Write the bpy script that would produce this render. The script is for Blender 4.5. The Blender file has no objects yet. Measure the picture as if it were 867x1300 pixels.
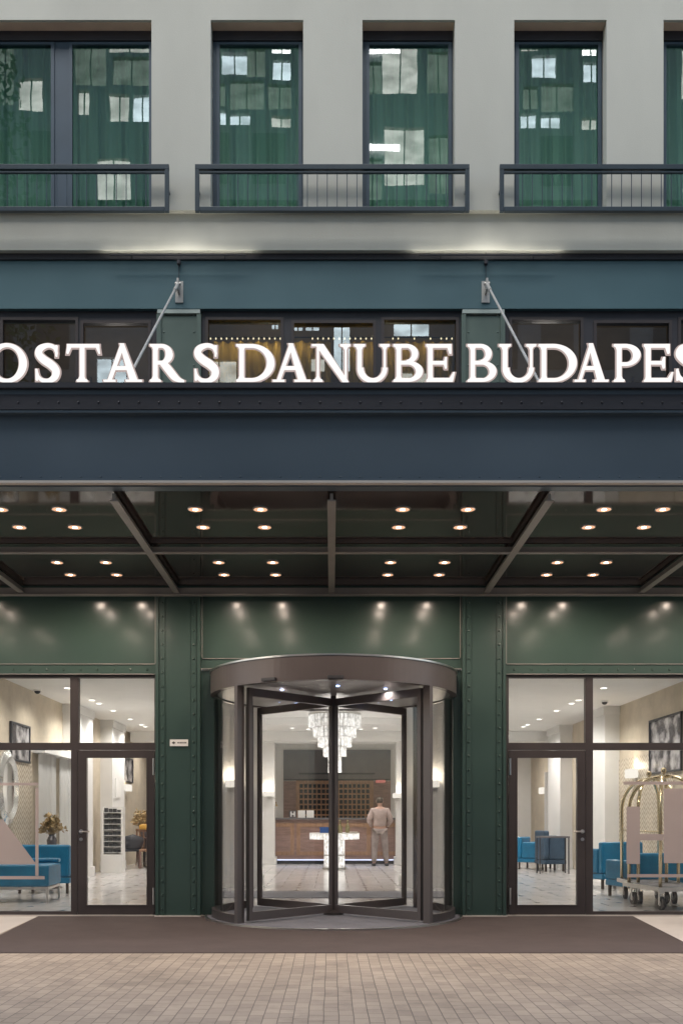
import bpy, bmesh, math, random
from math import sin, cos, pi, radians as R
from mathutils import Vector, Matrix
random.seed(7)
S = bpy.context.scene
COL = S.collection
CX, HY, CZ, CD, F = 421.0, 1040.0, 1.23, 12.0, 1200.0      # lens axis, horizon line, eye height, distance to the facade, focal length

def PX(x, Y=0.0): return (x - CX) * (CD + Y) / F
def PZ(y, Y=0.0): return CZ + (HY - y) * (CD + Y) / F

# ------------------------------------------------------------------ materials
MAT = {}
def new_mat(name):
    m = bpy.data.materials.new(name); m.use_nodes = True
    nt = m.node_tree; nt.nodes.clear()
    out = nt.nodes.new('ShaderNodeOutputMaterial')
    MAT[name] = m
    return m, nt, out
def N(nt, t, **kw):
    n = nt.nodes.new(t)
    for k, v in kw.items():
        if k.startswith('i_'):
            key = k[2:].replace('_', ' ')
            n.inputs[key].default_value = v
        else: setattr(n, k, v)
    return n
def col4(c): return (c[0], c[1], c[2], 1.0)

def pbr(name, c, rough=0.5, metal=0.0, var=0.12, scale=3.0, bump=0.0, bscale=60.0, coat=0.0, spec=0.5, detail=6, rvar=0.0, stretch=(1,1,1)):
    m, nt, out = new_mat(name)
    b = N(nt, 'ShaderNodeBsdfPrincipled')
    b.inputs['Roughness'].default_value = rough
    b.inputs['Metallic'].default_value = metal
    b.inputs['Specular IOR Level'].default_value = spec
    b.inputs['Coat Weight'].default_value = coat
    b.inputs['Coat Roughness'].default_value = 0.12
    tc = N(nt, 'ShaderNodeTexCoord')
    mp = N(nt, 'ShaderNodeMapping'); mp.inputs['Scale'].default_value = stretch
    nt.links.new(tc.outputs['Object'], mp.inputs['Vector'])
    nz = N(nt, 'ShaderNodeTexNoise'); nz.inputs['Scale'].default_value = scale; nz.inputs['Detail'].default_value = detail
    nt.links.new(mp.outputs[0], nz.inputs['Vector'])
    mr = N(nt, 'ShaderNodeMapRange')
    mr.inputs['From Min'].default_value = 0.3; mr.inputs['From Max'].default_value = 0.7
    mr.inputs['To Min'].default_value = 1 - var; mr.inputs['To Max'].default_value = 1 + var
    nt.links.new(nz.outputs['Fac'], mr.inputs['Value'])
    mx = N(nt, 'ShaderNodeVectorMath', operation='SCALE'); mx.inputs[0].default_value = c
    nt.links.new(mr.outputs[0], mx.inputs['Scale'])
    nt.links.new(mx.outputs[0], b.inputs['Base Color'])
    if rvar:
        m2 = N(nt, 'ShaderNodeMapRange'); m2.inputs['From Min'].default_value = .3; m2.inputs['From Max'].default_value = .7
        m2.inputs['To Min'].default_value = rough - rvar; m2.inputs['To Max'].default_value = rough + rvar
        nt.links.new(nz.outputs['Fac'], m2.inputs['Value']); nt.links.new(m2.outputs[0], b.inputs['Roughness'])
    if bump:
        n2 = N(nt, 'ShaderNodeTexNoise'); n2.inputs['Scale'].default_value = bscale; n2.inputs['Detail'].default_value = 4
        nt.links.new(tc.outputs['Object'], n2.inputs['Vector'])
        bp = N(nt, 'ShaderNodeBump'); bp.inputs['Strength'].default_value = bump; bp.inputs['Distance'].default_value = 0.01
        nt.links.new(n2.outputs['Fac'], bp.inputs['Height']); nt.links.new(bp.outputs[0], b.inputs['Normal'])
    nt.links.new(b.outputs[0], out.inputs['Surface'])
    return m

def emis(name, c, s):
    m, nt, out = new_mat(name)
    e = N(nt, 'ShaderNodeEmission'); e.inputs['Color'].default_value = col4(c); e.inputs['Strength'].default_value = s
    if name.startswith('lit_pane'):
        tc = N(nt, 'ShaderNodeTexCoord'); mp = N(nt, 'ShaderNodeMapping'); mp.inputs['Scale'].default_value = (1.1, 1, 2.2)
        nz = N(nt, 'ShaderNodeTexNoise'); nz.inputs['Scale'].default_value = 1.2; nz.inputs['Detail'].default_value = 3
        mr = N(nt, 'ShaderNodeMapRange'); mr.inputs['From Min'].default_value = .35; mr.inputs['From Max'].default_value = .65; mr.inputs['To Min'].default_value = .65*s; mr.inputs['To Max'].default_value = 1.25*s
        nt.links.new(tc.outputs['Object'], mp.inputs[0]); nt.links.new(mp.outputs[0], nz.inputs['Vector']); nt.links.new(nz.outputs['Fac'], mr.inputs['Value']); nt.links.new(mr.outputs[0], e.inputs['Strength'])
    nt.links.new(e.outputs[0], out.inputs['Surface']); return m

def glass(name, tint=(0.93, 0.96, 0.95), refl=0.08, edge=0.6, rough=0.0, warp=0):
    m, nt, out = new_mat(name)
    t = N(nt, 'ShaderNodeBsdfTransparent'); t.inputs['Color'].default_value = col4(tint)
    g = N(nt, 'ShaderNodeBsdfGlossy'); g.inputs['Roughness'].default_value = rough
    if warp:
        gt = N(nt, 'ShaderNodeTexCoord'); gn = N(nt, 'ShaderNodeTexNoise'); gn.inputs['Scale'].default_value = 1.7; gn.inputs['Detail'].default_value = 1.5
        nt.links.new(gt.outputs['Object'], gn.inputs['Vector'])
        gb = N(nt, 'ShaderNodeBump'); gb.inputs['Strength'].default_value = warp; gb.inputs['Distance'].default_value = 0.012
        nt.links.new(gn.outputs['Fac'], gb.inputs['Height']); nt.links.new(gb.outputs[0], g.inputs['Normal'])
    lw = N(nt, 'ShaderNodeLayerWeight'); lw.inputs['Blend'].default_value = 0.5
    pw = N(nt, 'ShaderNodeMath', operation='POWER'); pw.inputs[1].default_value = 4.0
    nt.links.new(lw.outputs['Facing'], pw.inputs[0])
    mr = N(nt, 'ShaderNodeMapRange'); mr.inputs['To Min'].default_value = refl; mr.inputs['To Max'].default_value = edge
    nt.links.new(pw.outputs[0], mr.inputs['Value'])
    mx = N(nt, 'ShaderNodeMixShader')
    nt.links.new(mr.outputs[0], mx.inputs['Fac']); nt.links.new(t.outputs[0], mx.inputs[1]); nt.links.new(g.outputs[0], mx.inputs[2])
    nt.links.new(mx.outputs[0], out.inputs['Surface']); return m

pbr('stone', (0.575, 0.575, 0.505), 0.85, var=0.07, scale=0.7, bump=0.2, bscale=90, stretch=(1.6,1,.5))
pbr('stone_pale', (0.60, 0.55, 0.49), 0.8, var=0.06, scale=2, bump=0.1)
pbr('lintel_warm_lit', (0.80, 0.60, 0.45), 0.7, var=0.08)  # brown stands in for warm light on the stone window heads
pbr('green_paint', (0.060, 0.100, 0.082), 0.20, var=0.06, scale=1.1, bump=0.05, bscale=5, coat=0.3, rvar=0.03)
pbr('green_paint_column', (0.042, 0.078, 0.066), 0.32, var=0.08, scale=1.4, bump=0.05, bscale=9, coat=0.2, rvar=0.03)
pbr('teal_paint', (0.080, 0.155, 0.175), 0.38, var=0.08, scale=0.8, bump=0.04, bscale=9, coat=0.15, rvar=0.04)
pbr('slate_paint', (0.088, 0.118, 0.143), 0.34, var=0.10, scale=0.6, bump=0.04, bscale=7, coat=0.2, rvar=0.05)
pbr('ring_bronze', (0.115, 0.096, 0.092), 0.34, metal=0.2, var=0.05, scale=2)
pbr('dark_steel', (0.035, 0.034, 0.04), 0.45, var=0.12, coat=0.1)
pbr('bronze_frame', (0.072, 0.060, 0.058), 0.38, metal=0.25, var=0.08, scale=4)
pbr('blue_frame', (0.045, 0.075, 0.105), 0.4, metal=0.1, var=0.08)
pbr('rail_paint', (0.028, 0.046, 0.060), 0.35, var=0.1)
pbr('rafter_paint', (0.36, 0.34, 0.31), 0.4, metal=0.1, var=0.08)
pbr('soffit_gloss', (0.046, 0.035, 0.033), 0.05, var=0.2, coat=0.0, spec=0.45)
pbr('steel', (0.62, 0.60, 0.57), 0.28, metal=1.0, var=0.06)
pbr('steel_paint', (0.50, 0.49, 0.46), 0.4, metal=0.3, var=0.1)
pbr('sage_paint', (0.12, 0.165, 0.14), 0.35, var=0.08)
pbr('cap_lit', (0.40, 0.47, 0.43), 0.5)  # pale tone stands in for lamplight falling on the column tops
pbr('brass', (0.76, 0.65, 0.44), 0.24, metal=1.0, var=0.08)
pbr('white_plaster', (0.72, 0.71, 0.69), 0.7, var=0.03)
pbr('ceiling_white', (0.80, 0.79, 0.77), 0.8, var=0.02)
pbr('drum_grey', (0.42, 0.41, 0.40), 0.35, metal=0.2, var=0.05)
pbr('blue_velvet', (0.006, 0.17, 0.33), 0.45, var=0.15, scale=6, bump=0.2, bscale=30, coat=0.15)
pbr('blue_grey_velvet', (0.05, 0.09, 0.14), 0.55, var=0.2, scale=6, bump=0.2)
pbr('dark_leg', (0.06, 0.045, 0.035), 0.4)
pbr('wood_brown', (0.25, 0.155, 0.13), 0.42, var=0.22, scale=3, stretch=(1, 1, 6), coat=0.1)
pbr('wood_light', (0.30, 0.17, 0.10), 0.45, var=0.2, scale=4, stretch=(6, 1, 1))
pbr('charcoal', (0.04, 0.04, 0.045), 0.5)
pbr('grey_panel', (0.13, 0.12, 0.125), 0.35, var=0.1)
pbr('rubber', (0.03, 0.028, 0.026), 0.6)
pbr('silver_foil', (0.75, 0.76, 0.75), 0.22, metal=0.9, bump=0.6, bscale=25)
pbr('film_pink', (0.44, 0.37, 0.345), 0.7, var=0.02)
pbr('skin', (0.50, 0.30, 0.23), 0.6)
pbr('hair', (0.05, 0.035, 0.028), 0.7)
pbr('shirt', (0.46, 0.36, 0.335), 0.85, var=0.2, scale=7, bump=0.7, bscale=12)
pbr('trousers', (0.30, 0.25, 0.235), 0.85, var=0.2, scale=9, bump=0.6, bscale=12)
pbr('dried_leaf', (0.42, 0.31, 0.16), 0.8, var=0.4, scale=9)
pbr('mustard_cloth', (0.55, 0.30, 0.05), 0.8)
pbr('blue_card', (0.02, 0.09, 0.32), 0.5)
pbr('paper', (0.78, 0.77, 0.74), 0.7)
pbr('ink', (0.05, 0.05, 0.05), 0.7)
pbr('cart_carpet', (0.20, 0.20, 0.21), 0.9, bump=0.3)
pbr('opposite_render', (0.30, 0.30, 0.30), 0.9, var=0.08)
pbr('opposite_frame', (0.08, 0.08, 0.08), 0.6)
pbr('roof_sheet', (0.06, 0.06, 0.06), 0.7)
pbr('bottle_glass', (0.25, 0.22, 0.10), 0.1, coat=0.5)
pbr('mezz_brown', (0.20, 0.15, 0.10), 0.7)
pbr('bark', (0.12, 0.09, 0.06), 0.9)
pbr('leaf_green', (0.06, 0.11, 0.03), 0.7, var=0.3, scale=2)

glass('shop_glass', (0.94, 0.95, 0.94), 0.05, 0.5)
glass('door_glass', (0.95, 0.95, 0.95), 0.05, 0.4)
glass('window_glass', (0.56, 0.75, 0.74), 0.17, 0.6, warp=0.045)
glass('clerestory_glass', (0.55, 0.60, 0.62), 0.16, 0.6)
glass('curved_glass', (0.90, 0.90, 0.90), 0.06, 0.55)

emis('letter_light', (1.0, 0.965, 0.94), 0.38)
emis('halo_light', (1.0, 0.80, 0.75), 0.17)  # pinkish emission that stands in for the halo around the letters
emis('downlight_lens', (1.0, 0.66, 0.42), 14)
emis('glow_ring_light', (1.0, 0.55, 0.33), 0.35)  # warm emission that stands in for the glow around each lamp core
emis('lobby_lens', (1.0, 0.95, 0.88), 2)
emis('shade_light', (1.0, 0.93, 0.82), 0.38)
m_, nt_, out_ = new_mat('crystal_light')
b_ = N(nt_, 'ShaderNodeBsdfPrincipled'); b_.inputs['Base Color'].default_value = (.75,.75,.74,1); b_.inputs['Roughness'].default_value = .15
b_.inputs['Emission Color'].default_value = (1,.97,.93,1)
tc_ = N(nt_, 'ShaderNodeTexCoord'); nz_ = N(nt_, 'ShaderNodeTexNoise'); nz_.inputs['Scale'].default_value = 16
nt_.links.new(tc_.outputs['Object'], nz_.inputs['Vector'])
mr_ = N(nt_, 'ShaderNodeMapRange'); mr_.inputs['From Min'].default_value = .35; mr_.inputs['From Max'].default_value = .65; mr_.inputs['To Min'].default_value = .02; mr_.inputs['To Max'].default_value = .36
nt_.links.new(nz_.outputs['Fac'], mr_.inputs['Value']); nt_.links.new(mr_.outputs[0], b_.inputs['Emission Strength'])
nt_.links.new(b_.outputs[0], out_.inputs['Surface'])
emis('blue_led', (0.35, 0.5, 1.0), 6)
emis('strip_led', (0.65, 0.75, 1.0), 0.6)
emis('bulb_warm', (1.0, 0.82, 0.5), 0.8)
emis('lit_pane_a', (0.75, 0.92, 1.0), 1.7)
emis('lit_pane_b', (0.95, 1.0, 0.93), 1.0)
emis('lit_pane_c', (1.0, 0.85, 0.6), 0.5)
emis('lit_pane_d', (0.75, 0.95, 0.85), 0.25)
emis('tube', (0.95, 1.0, 1.0), 5)
emis('red_sign', (1.0, 0.30, 0.25), 0.16)

def cloth(name, c, tc_):
    m, nt, out = new_mat(name)
    d = N(nt, 'ShaderNodeBsdfDiffuse'); d.inputs['Color'].default_value = col4(c)
    t = N(nt, 'ShaderNodeBsdfTranslucent'); t.inputs['Color'].default_value = col4(tc_)
    mx = N(nt, 'ShaderNodeMixShader'); mx.inputs['Fac'].default_value = 0.5
    nt.links.new(d.outputs[0], mx.inputs[1]); nt.links.new(t.outputs[0], mx.inputs[2]); nt.links.new(mx.outputs[0], out.inputs['Surface'])
cloth('green_curtain', (0.15, 0.27, 0.22), (0.20, 0.34, 0.27))
cloth('mustard_curtain', (0.42, 0.30, 0.10), (0.45, 0.33, 0.12))
cloth('white_curtain', (0.85, 0.85, 0.84), (0.7, 0.7, 0.7))

def stone_floor():
    # lobby marble with thin joints and little dark insets
    m, nt, out = new_mat('marble')
    b = N(nt, 'ShaderNodeBsdfPrincipled'); b.inputs['Roughness'].default_value = 0.16
    tc = N(nt, 'ShaderNodeTexCoord')
    br = N(nt, 'ShaderNodeTexBrick'); br.offset = 0.5
    br.inputs['Color1'].default_value = (0.66, 0.64, 0.62, 1); br.inputs['Color2'].default_value = (0.58, 0.56, 0.55, 1)
    br.inputs['Mortar'].default_value = (0.42, 0.41, 0.40, 1); br.inputs['Scale'].default_value = 1.0
    br.inputs['Mortar Size'].default_value = 0.006; br.inputs['Brick Width'].default_value = 0.6; br.inputs['Row Height'].default_value = 0.6
    nt.links.new(tc.outputs['Object'], br.inputs['Vector'])
    # dark insets
    mp = N(nt, 'ShaderNodeMapping'); mp.inputs['Scale'].default_value = (1 / 0.6, 1 / 0.6, 1); mp.inputs['Location'].default_value = (.5, .5, 0)
    nt.links.new(tc.outputs['Object'], mp.inputs['Vector'])
    fr = N(nt, 'ShaderNodeVectorMath', operation='FRACTION'); nt.links.new(mp.outputs[0], fr.inputs[0])
    sb = N(nt, 'ShaderNodeVectorMath', operation='SUBTRACT'); sb.inputs[1].default_value = (.5, .5, 0); nt.links.new(fr.outputs[0], sb.inputs[0])
    ab = N(nt, 'ShaderNodeVectorMath', operation='ABSOLUTE'); nt.links.new(sb.outputs[0], ab.inputs[0])
    sx = N(nt, 'ShaderNodeSeparateXYZ'); nt.links.new(ab.outputs[0], sx.inputs[0])
    ad = N(nt, 'ShaderNodeMath', operation='ADD'); nt.links.new(sx.outputs[0], ad.inputs[0]); nt.links.new(sx.outputs[1], ad.inputs[1])
    lt = N(nt, 'ShaderNodeMath', operation='LESS_THAN'); lt.inputs[1].default_value = 0.11; nt.links.new(ad.outputs[0], lt.inputs[0])
    nz = N(nt, 'ShaderNodeTexNoise'); nz.inputs['Scale'].default_value = 1.4; nz.inputs['Detail'].default_value = 8; nz.inputs['Distortion'].default_value = 1.5
    nt.links.new(tc.outputs['Object'], nz.inputs['Vector'])
    mr = N(nt, 'ShaderNodeMapRange'); mr.inputs['From Min'].default_value = .3; mr.inputs['From Max'].default_value = .7; mr.inputs['To Min'].default_value = .86; mr.inputs['To Max'].default_value = 1.06
    nt.links.new(nz.outputs['Fac'], mr.inputs['Value'])
    sc = N(nt, 'ShaderNodeVectorMath', operation='SCALE'); nt.links.new(br.outputs['Color'], sc.inputs[0]); nt.links.new(mr.outputs[0], sc.inputs['Scale'])
    mx = N(nt, 'ShaderNodeMix', data_type='RGBA'); mx.inputs['B'].default_value = (0.06, 0.06, 0.07, 1)
    nt.links.new(lt.outputs[0], mx.inputs['Factor']); nt.links.new(sc.outputs[0], mx.inputs['A']); nt.links.new(mx.outputs['Result'], b.inputs['Base Color'])
    nt.links.new(b.outputs[0], out.inputs['Surface'])
stone_floor()

def pavers():
    m, nt, out = new_mat('pavers')
    b = N(nt, 'ShaderNodeBsdfPrincipled'); b.inputs['Roughness'].default_value = 0.62
    tc = N(nt, 'ShaderNodeTexCoord')
    mp = N(nt, 'ShaderNodeMapping'); mp.inputs['Rotation'].default_value = (0, 0, R(90)); mp.inputs['Location'].default_value = (0.03, 0.05, 0)
    nt.links.new(tc.outputs['Object'], mp.inputs['Vector'])
    # slight wander of the courses
    wn = N(nt, 'ShaderNodeTexNoise'); wn.inputs['Scale'].default_value = 1.6
    nt.links.new(mp.outputs[0], wn.inputs['Vector'])
    w1 = N(nt, 'ShaderNodeVectorMath', operation='SUBTRACT'); w1.inputs[1].default_value = (.5, .5, .5); nt.links.new(wn.outputs['Color'], w1.inputs[0])
    w2 = N(nt, 'ShaderNodeVectorMath', operation='SCALE'); w2.inputs['Scale'].default_value = 0.02; nt.links.new(w1.outputs[0], w2.inputs[0])
    w3 = N(nt, 'ShaderNodeVectorMath', operation='ADD'); nt.links.new(mp.outputs[0], w3.inputs[0]); nt.links.new(w2.outputs[0], w3.inputs[1])
    br = N(nt, 'ShaderNodeTexBrick'); br.offset = 0.43; br.offset_frequency = 2; br.squash = 0.78; br.squash_frequency = 3
    br.inputs['Color1'].default_value = (0.39, 0.315, 0.242, 1); br.inputs['Color2'].default_value = (0.29, 0.234, 0.182, 1)
    br.inputs['Mortar'].default_value = (0.145, 0.118, 0.095, 1); br.inputs['Scale'].default_value = 1.0
    br.inputs['Mortar Size'].default_value = 0.004; br.inputs['Mortar Smooth'].default_value = 0.5; br.inputs['Bias'].default_value = -0.2
    br.inputs['Brick Width'].default_value = 0.165; br.inputs['Row Height'].default_value = 0.093
    nt.links.new(w3.outputs[0], br.inputs['Vector'])
    nz = N(nt, 'ShaderNodeTexNoise'); nz.inputs['Scale'].default_value = 0.9; nz.inputs['Detail'].default_value = 7
    nt.links.new(tc.outputs['Object'], nz.inputs['Vector'])
    mr = N(nt, 'ShaderNodeMapRange'); mr.inputs['From Min'].default_value = .3; mr.inputs['From Max'].default_value = .7; mr.inputs['To Min'].default_value = .82; mr.inputs['To Max'].default_value = 1.15
    nt.links.new(nz.outputs['Fac'], mr.inputs['Value'])
    sc = N(nt, 'ShaderNodeVectorMath', operation='SCALE'); nt.links.new(br.outputs['Color'], sc.inputs[0]); nt.links.new(mr.outputs[0], sc.inputs['Scale'])
    st = N(nt, 'ShaderNodeTexNoise'); st.inputs['Scale'].default_value = 3.1; st.inputs['Detail'].default_value = 9; st.inputs['Roughness'].default_value = .7
    nt.links.new(tc.outputs['Object'], st.inputs['Vector'])
    s2 = N(nt, 'ShaderNodeMapRange'); s2.inputs['From Min'].default_value = .36; s2.inputs['From Max'].default_value = .5; s2.inputs['To Min'].default_value = .78; s2.inputs['To Max'].default_value = 1.0
    nt.links.new(st.outputs['Fac'], s2.inputs['Value'])
    s3 = N(nt, 'ShaderNodeVectorMath', operation='SCALE'); nt.links.new(sc.outputs[0], s3.inputs[0]); nt.links.new(s2.outputs[0], s3.inputs['Scale'])
    nt.links.new(s3.outputs[0], b.inputs['Base Color'])
    fn = N(nt, 'ShaderNodeTexNoise'); fn.inputs['Scale'].default_value = 90; nt.links.new(tc.outputs['Object'], fn.inputs['Vector'])
    iv = N(nt, 'ShaderNodeMath', operation='MULTIPLY_ADD'); iv.inputs[1].default_value = -1.0; nt.links.new(br.outputs['Fac'], iv.inputs[0])
    f2 = N(nt, 'ShaderNodeMath', operation='MULTIPLY'); f2.inputs[1].default_value = 0.5; nt.links.new(fn.outputs['Fac'], f2.inputs[0]); nt.links.new(f2.outputs[0], iv.inputs[2])
    bp = N(nt, 'ShaderNodeBump'); bp.inputs['Strength'].default_value = 0.7; bp.inputs['Distance'].default_value = 0.004
    nt.links.new(iv.outputs[0], bp.inputs['Height']); nt.links.new(bp.outputs[0], b.inputs['Normal'])
    nt.links.new(b.outputs[0], out.inputs['Surface'])
pavers()

def ribbed(name, c1, c2, scale, axis, rough=0.9, herring=False):
    m, nt, out = new_mat(name)
    b = N(nt, 'ShaderNodeBsdfPrincipled'); b.inputs['Roughness'].default_value = rough
    tc = N(nt, 'ShaderNodeTexCoord')
    mx = N(nt, 'ShaderNodeMix', data_type='RGBA'); mx.inputs['A'].default_value = col4(c1); mx.inputs['B'].default_value = col4(c2)
    if herring:
        # chevron: fraction of (z + tri(y))
        sp = N(nt, 'ShaderNodeSeparateXYZ'); nt.links.new(tc.outputs['Object'], sp.inputs[0])
        pp = N(nt, 'ShaderNodeMath', operation='PINGPONG'); pp.inputs[1].default_value = 0.11; nt.links.new(sp.outputs[1], pp.inputs[0])
        ad = N(nt, 'ShaderNodeMath', operation='ADD'); nt.links.new(pp.outputs[0], ad.inputs[0]); nt.links.new(sp.outputs[2], ad.inputs[1])
        md = N(nt, 'ShaderNodeMath', operation='PINGPONG'); md.inputs[1].default_value = 0.045; nt.links.new(ad.outputs[0], md.inputs[0])
        ml = N(nt, 'ShaderNodeMath', operation='MULTIPLY'); ml.inputs[1].default_value = 22; nt.links.new(md.outputs[0], ml.inputs[0])
        src = ml.outputs[0]
    else:
        wv = N(nt, 'ShaderNodeTexWave'); wv.bands_direction = axis; wv.inputs['Scale'].default_value = scale
        wv.inputs['Distortion'].default_value = 0.6; wv.inputs['Detail'].default_value = 2
        nt.links.new(tc.outputs['Object'], wv.inputs['Vector'])
        src = wv.outputs['Fac']
    nt.links.new(src, mx.inputs['Factor'])
    nz = N(nt, 'ShaderNodeTexNoise'); nz.inputs['Scale'].default_value = 2.5; nz.inputs['Detail'].default_value = 12; nz.inputs['Roughness'].default_value = .7
    nt.links.new(tc.outputs['Object'], nz.inputs['Vector'])
    mr = N(nt, 'ShaderNodeMapRange'); mr.inputs['From Min'].default_value = .3; mr.inputs['From Max'].default_value = .7; mr.inputs['To Min'].default_value = .85; mr.inputs['To Max'].default_value = 1.15
    nt.links.new(nz.outputs['Fac'], mr.inputs['Value'])
    sc = N(nt, 'ShaderNodeVectorMath', operation='SCALE'); nt.links.new(mx.outputs['Result'], sc.inputs[0]); nt.links.new(mr.outputs[0], sc.inputs['Scale'])
    nt.links.new(sc.outputs[0], b.inputs['Base Color'])
    bp = N(nt, 'ShaderNodeBump'); bp.inputs['Strength'].default_value = 0.4; bp.inputs['Distance'].default_value = 0.005
    nt.links.new(src, bp.inputs['Height']); nt.links.new(bp.outputs[0], b.inputs['Normal'])
    nt.links.new(b.outputs[0], out.inputs['Surface'])
ribbed('mat_brown', (0.053, 0.036, 0.031), (0.094, 0.068, 0.060), 9, 'Y')
ribbed('mat_grey', (0.15, 0.15, 0.17), (0.22, 0.22, 0.24), 14, 'Y')
ribbed('wallpaper', (0.50, 0.43, 0.33), (0.56, 0.49, 0.385), 7, 'Y', 0.6)
ribbed('herring_paper', (0.30, 0.24, 0.17), (0.66, 0.59, 0.48), 7, 'Y', 0.5, herring=True)

def photo_print(name, seed):
    m, nt, out = new_mat(name)
    b = N(nt, 'ShaderNodeBsdfPrincipled'); b.inputs['Roughness'].default_value = 0.25
    tc = N(nt, 'ShaderNodeTexCoord'); mp = N(nt, 'ShaderNodeMapping'); mp.inputs['Location'].default_value = (seed, seed * 2, 0)
    nt.links.new(tc.outputs['Object'], mp.inputs[0])
    nz = N(nt, 'ShaderNodeTexNoise'); nz.inputs['Scale'].default_value = 3.2; nz.inputs['Detail'].default_value = 5
    nt.links.new(mp.outputs[0], nz.inputs['Vector'])
    cr = N(nt, 'ShaderNodeValToRGB'); cr.color_ramp.elements[0].position = 0.42; cr.color_ramp.elements[0].color = (0.06, 0.055, 0.06, 1)
    cr.color_ramp.elements[1].position = 0.62; cr.color_ramp.elements[1].color = (0.5, 0.48, 0.48, 1)
    nt.links.new(nz.outputs['Fac'], cr.inputs[0]); nt.links.new(cr.outputs[0], b.inputs['Base Color']); nt.links.new(b.outputs[0], out.inputs['Surface'])
photo_print('photo_print', 1.0)

# ------------------------------------------------------------------ mesh helpers
def V(*a): return Vector(a)
class MB:
    def __init__(s): s.v = []; s.f = []
    def quadstrip(s): pass
    def box(s, x0, x1, y0, y1, z0, z1):
        if x0 > x1: x0, x1 = x1, x0
        if y0 > y1: y0, y1 = y1, y0
        if z0 > z1: z0, z1 = z1, z0
        b = len(s.v)
        s.v += [(x0,y0,z0),(x1,y0,z0),(x1,y1,z0),(x0,y1,z0),(x0,y0,z1),(x1,y0,z1),(x1,y1,z1),(x0,y1,z1)]
        s.f += [(b,b+3,b+2,b+1),(b+4,b+5,b+6,b+7),(b,b+1,b+5,b+4),(b+1,b+2,b+6,b+5),(b+2,b+3,b+7,b+6),(b+3,b,b+4,b+7)]
        return s
    def poly(s, pts):
        b = len(s.v); s.v += [tuple(p) for p in pts]; s.f.append(tuple(range(b, b+len(pts)))); return s
    def prism(s, pts, axis, a0, a1):
        # pts 2-D loop, extruded along axis
        def mk(p, a):
            return {'x': (a, p[0], p[1]), 'y': (p[0], a, p[1]), 'z': (p[0], p[1], a)}[axis]
        b = len(s.v); n = len(pts)
        s.v += [mk(p, a0) for p in pts] + [mk(p, a1) for p in pts]
        s.f.append(tuple(range(b, b+n))); s.f.append(tuple(range(b+2*n-1, b+n-1, -1)))
        for i in range(n):
            j = (i+1) % n
            s.f.append((b+i, b+n+i, b+n+j, b+j))
        return s
    def tube(s, p0, p1, r0, r1=None, n=10):
        r1 = r0 if r1 is None else r1
        p0, p1 = Vector(p0), Vector(p1); d = (p1-p0).normalized()
        u = d.cross(Vector((0,0,1)) if abs(d.z) < .9 else Vector((1,0,0))).normalized(); w = d.cross(u)
        b = len(s.v)
        for p, r in ((p0, r0), (p1, r1)):
            for i in range(n):
                a = 2*pi*i/n; s.v.append(tuple(p + u*cos(a)*r + w*sin(a)*r))
        for i in range(n):
            j = (i+1) % n; s.f.append((b+i, b+j, b+n+j, b+n+i))
        s.f.append(tuple(range(b+n-1, b-1, -1))); s.f.append(tuple(range(b+n, b+2*n)))
        return s
    def path(s, pts, r, n=8):
        pts = [Vector(p) for p in pts]; b = len(s.v); up = None
        for k, p in enumerate(pts):
            d = (pts[min(k+1, len(pts)-1)] - pts[max(k-1, 0)]).normalized()
            if up is None:
                up = d.cross(Vector((0,0,1)) if abs(d.z) < .9 else Vector((1,0,0))).normalized()
            u = (up - d*up.dot(d)).normalized(); up = u; w = d.cross(u)
            rr = r[k] if isinstance(r, (list, tuple)) else r
            for i in range(n):
                a = 2*pi*i/n; s.v.append(tuple(p + u*cos(a)*rr + w*sin(a)*rr))
        for k in range(len(pts)-1):
            for i in range(n):
                j = (i+1) % n
                s.f.append((b+k*n+i, b+k*n+j, b+(k+1)*n+j, b+(k+1)*n+i))
        s.f.append(tuple(range(b+n-1, b-1, -1))); s.f.append(tuple(range(b+(len(pts)-1)*n, b+len(pts)*n)))
        return s
    def lathe(s, prof, c=(0,0,0), n=24):
        b = len(s.v)
        for r, z in prof:
            for i in range(n):
                a = 2*pi*i/n; s.v.append((c[0]+r*cos(a), c[1]+r*sin(a), c[2]+z))
        for k in range(len(prof)-1):
            for i in range(n):
                j = (i+1) % n
                s.f.append((b+k*n+i, b+k*n+j, b+(k+1)*n+j, b+(k+1)*n+i))
        s.f.append(tuple(range(b+n-1, b-1, -1))); s.f.append(tuple(range(b+(len(prof)-1)*n, b+len(prof)*n)))
        return s
    def dome(s, c, r, axis='-y', h=None):
        h = h or r*.6; b = len(s.v); n = 8
        def mk(a, rr, t):
            if axis == '-y': return (c[0]+cos(a)*rr, c[1]-t, c[2]+sin(a)*rr)
            return (c[0]+cos(a)*rr, c[1]+sin(a)*rr, c[2]-t)
        for rr, t in ((r, 0), (r*.75, h*.7)):
            for i in range(n): s.v.append(mk(2*pi*i/n, rr, t))
        s.v.append(mk(0, 0, h))
        for i in range(n):
            j = (i+1) % n
            s.f.append((b+i, b+j, b+n+j, b+n+i)); s.f.append((b+n+i, b+n+j, b+2*n))
        return s
    def arcwall(s, c, r0, r1, a0, a1, z0, z1, n=32):
        b = len(s.v)
        for i in range(n+1):
            a = a0+(a1-a0)*i/n
            for r, z in ((r0,z0),(r1,z0),(r1,z1),(r0,z1)):
                s.v.append((c[0]+r*cos(a), c[1]+r*sin(a), z))
        for i in range(n):
            p = b+4*i
            for k in range(4):
                l = (k+1) % 4
                s.f.append((p+k, p+l, p+4+l, p+4+k))
        s.f.append((b, b+1, b+2, b+3)); e = b+4*n; s.f.append((e+3, e+2, e+1, e))
        return s
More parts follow.
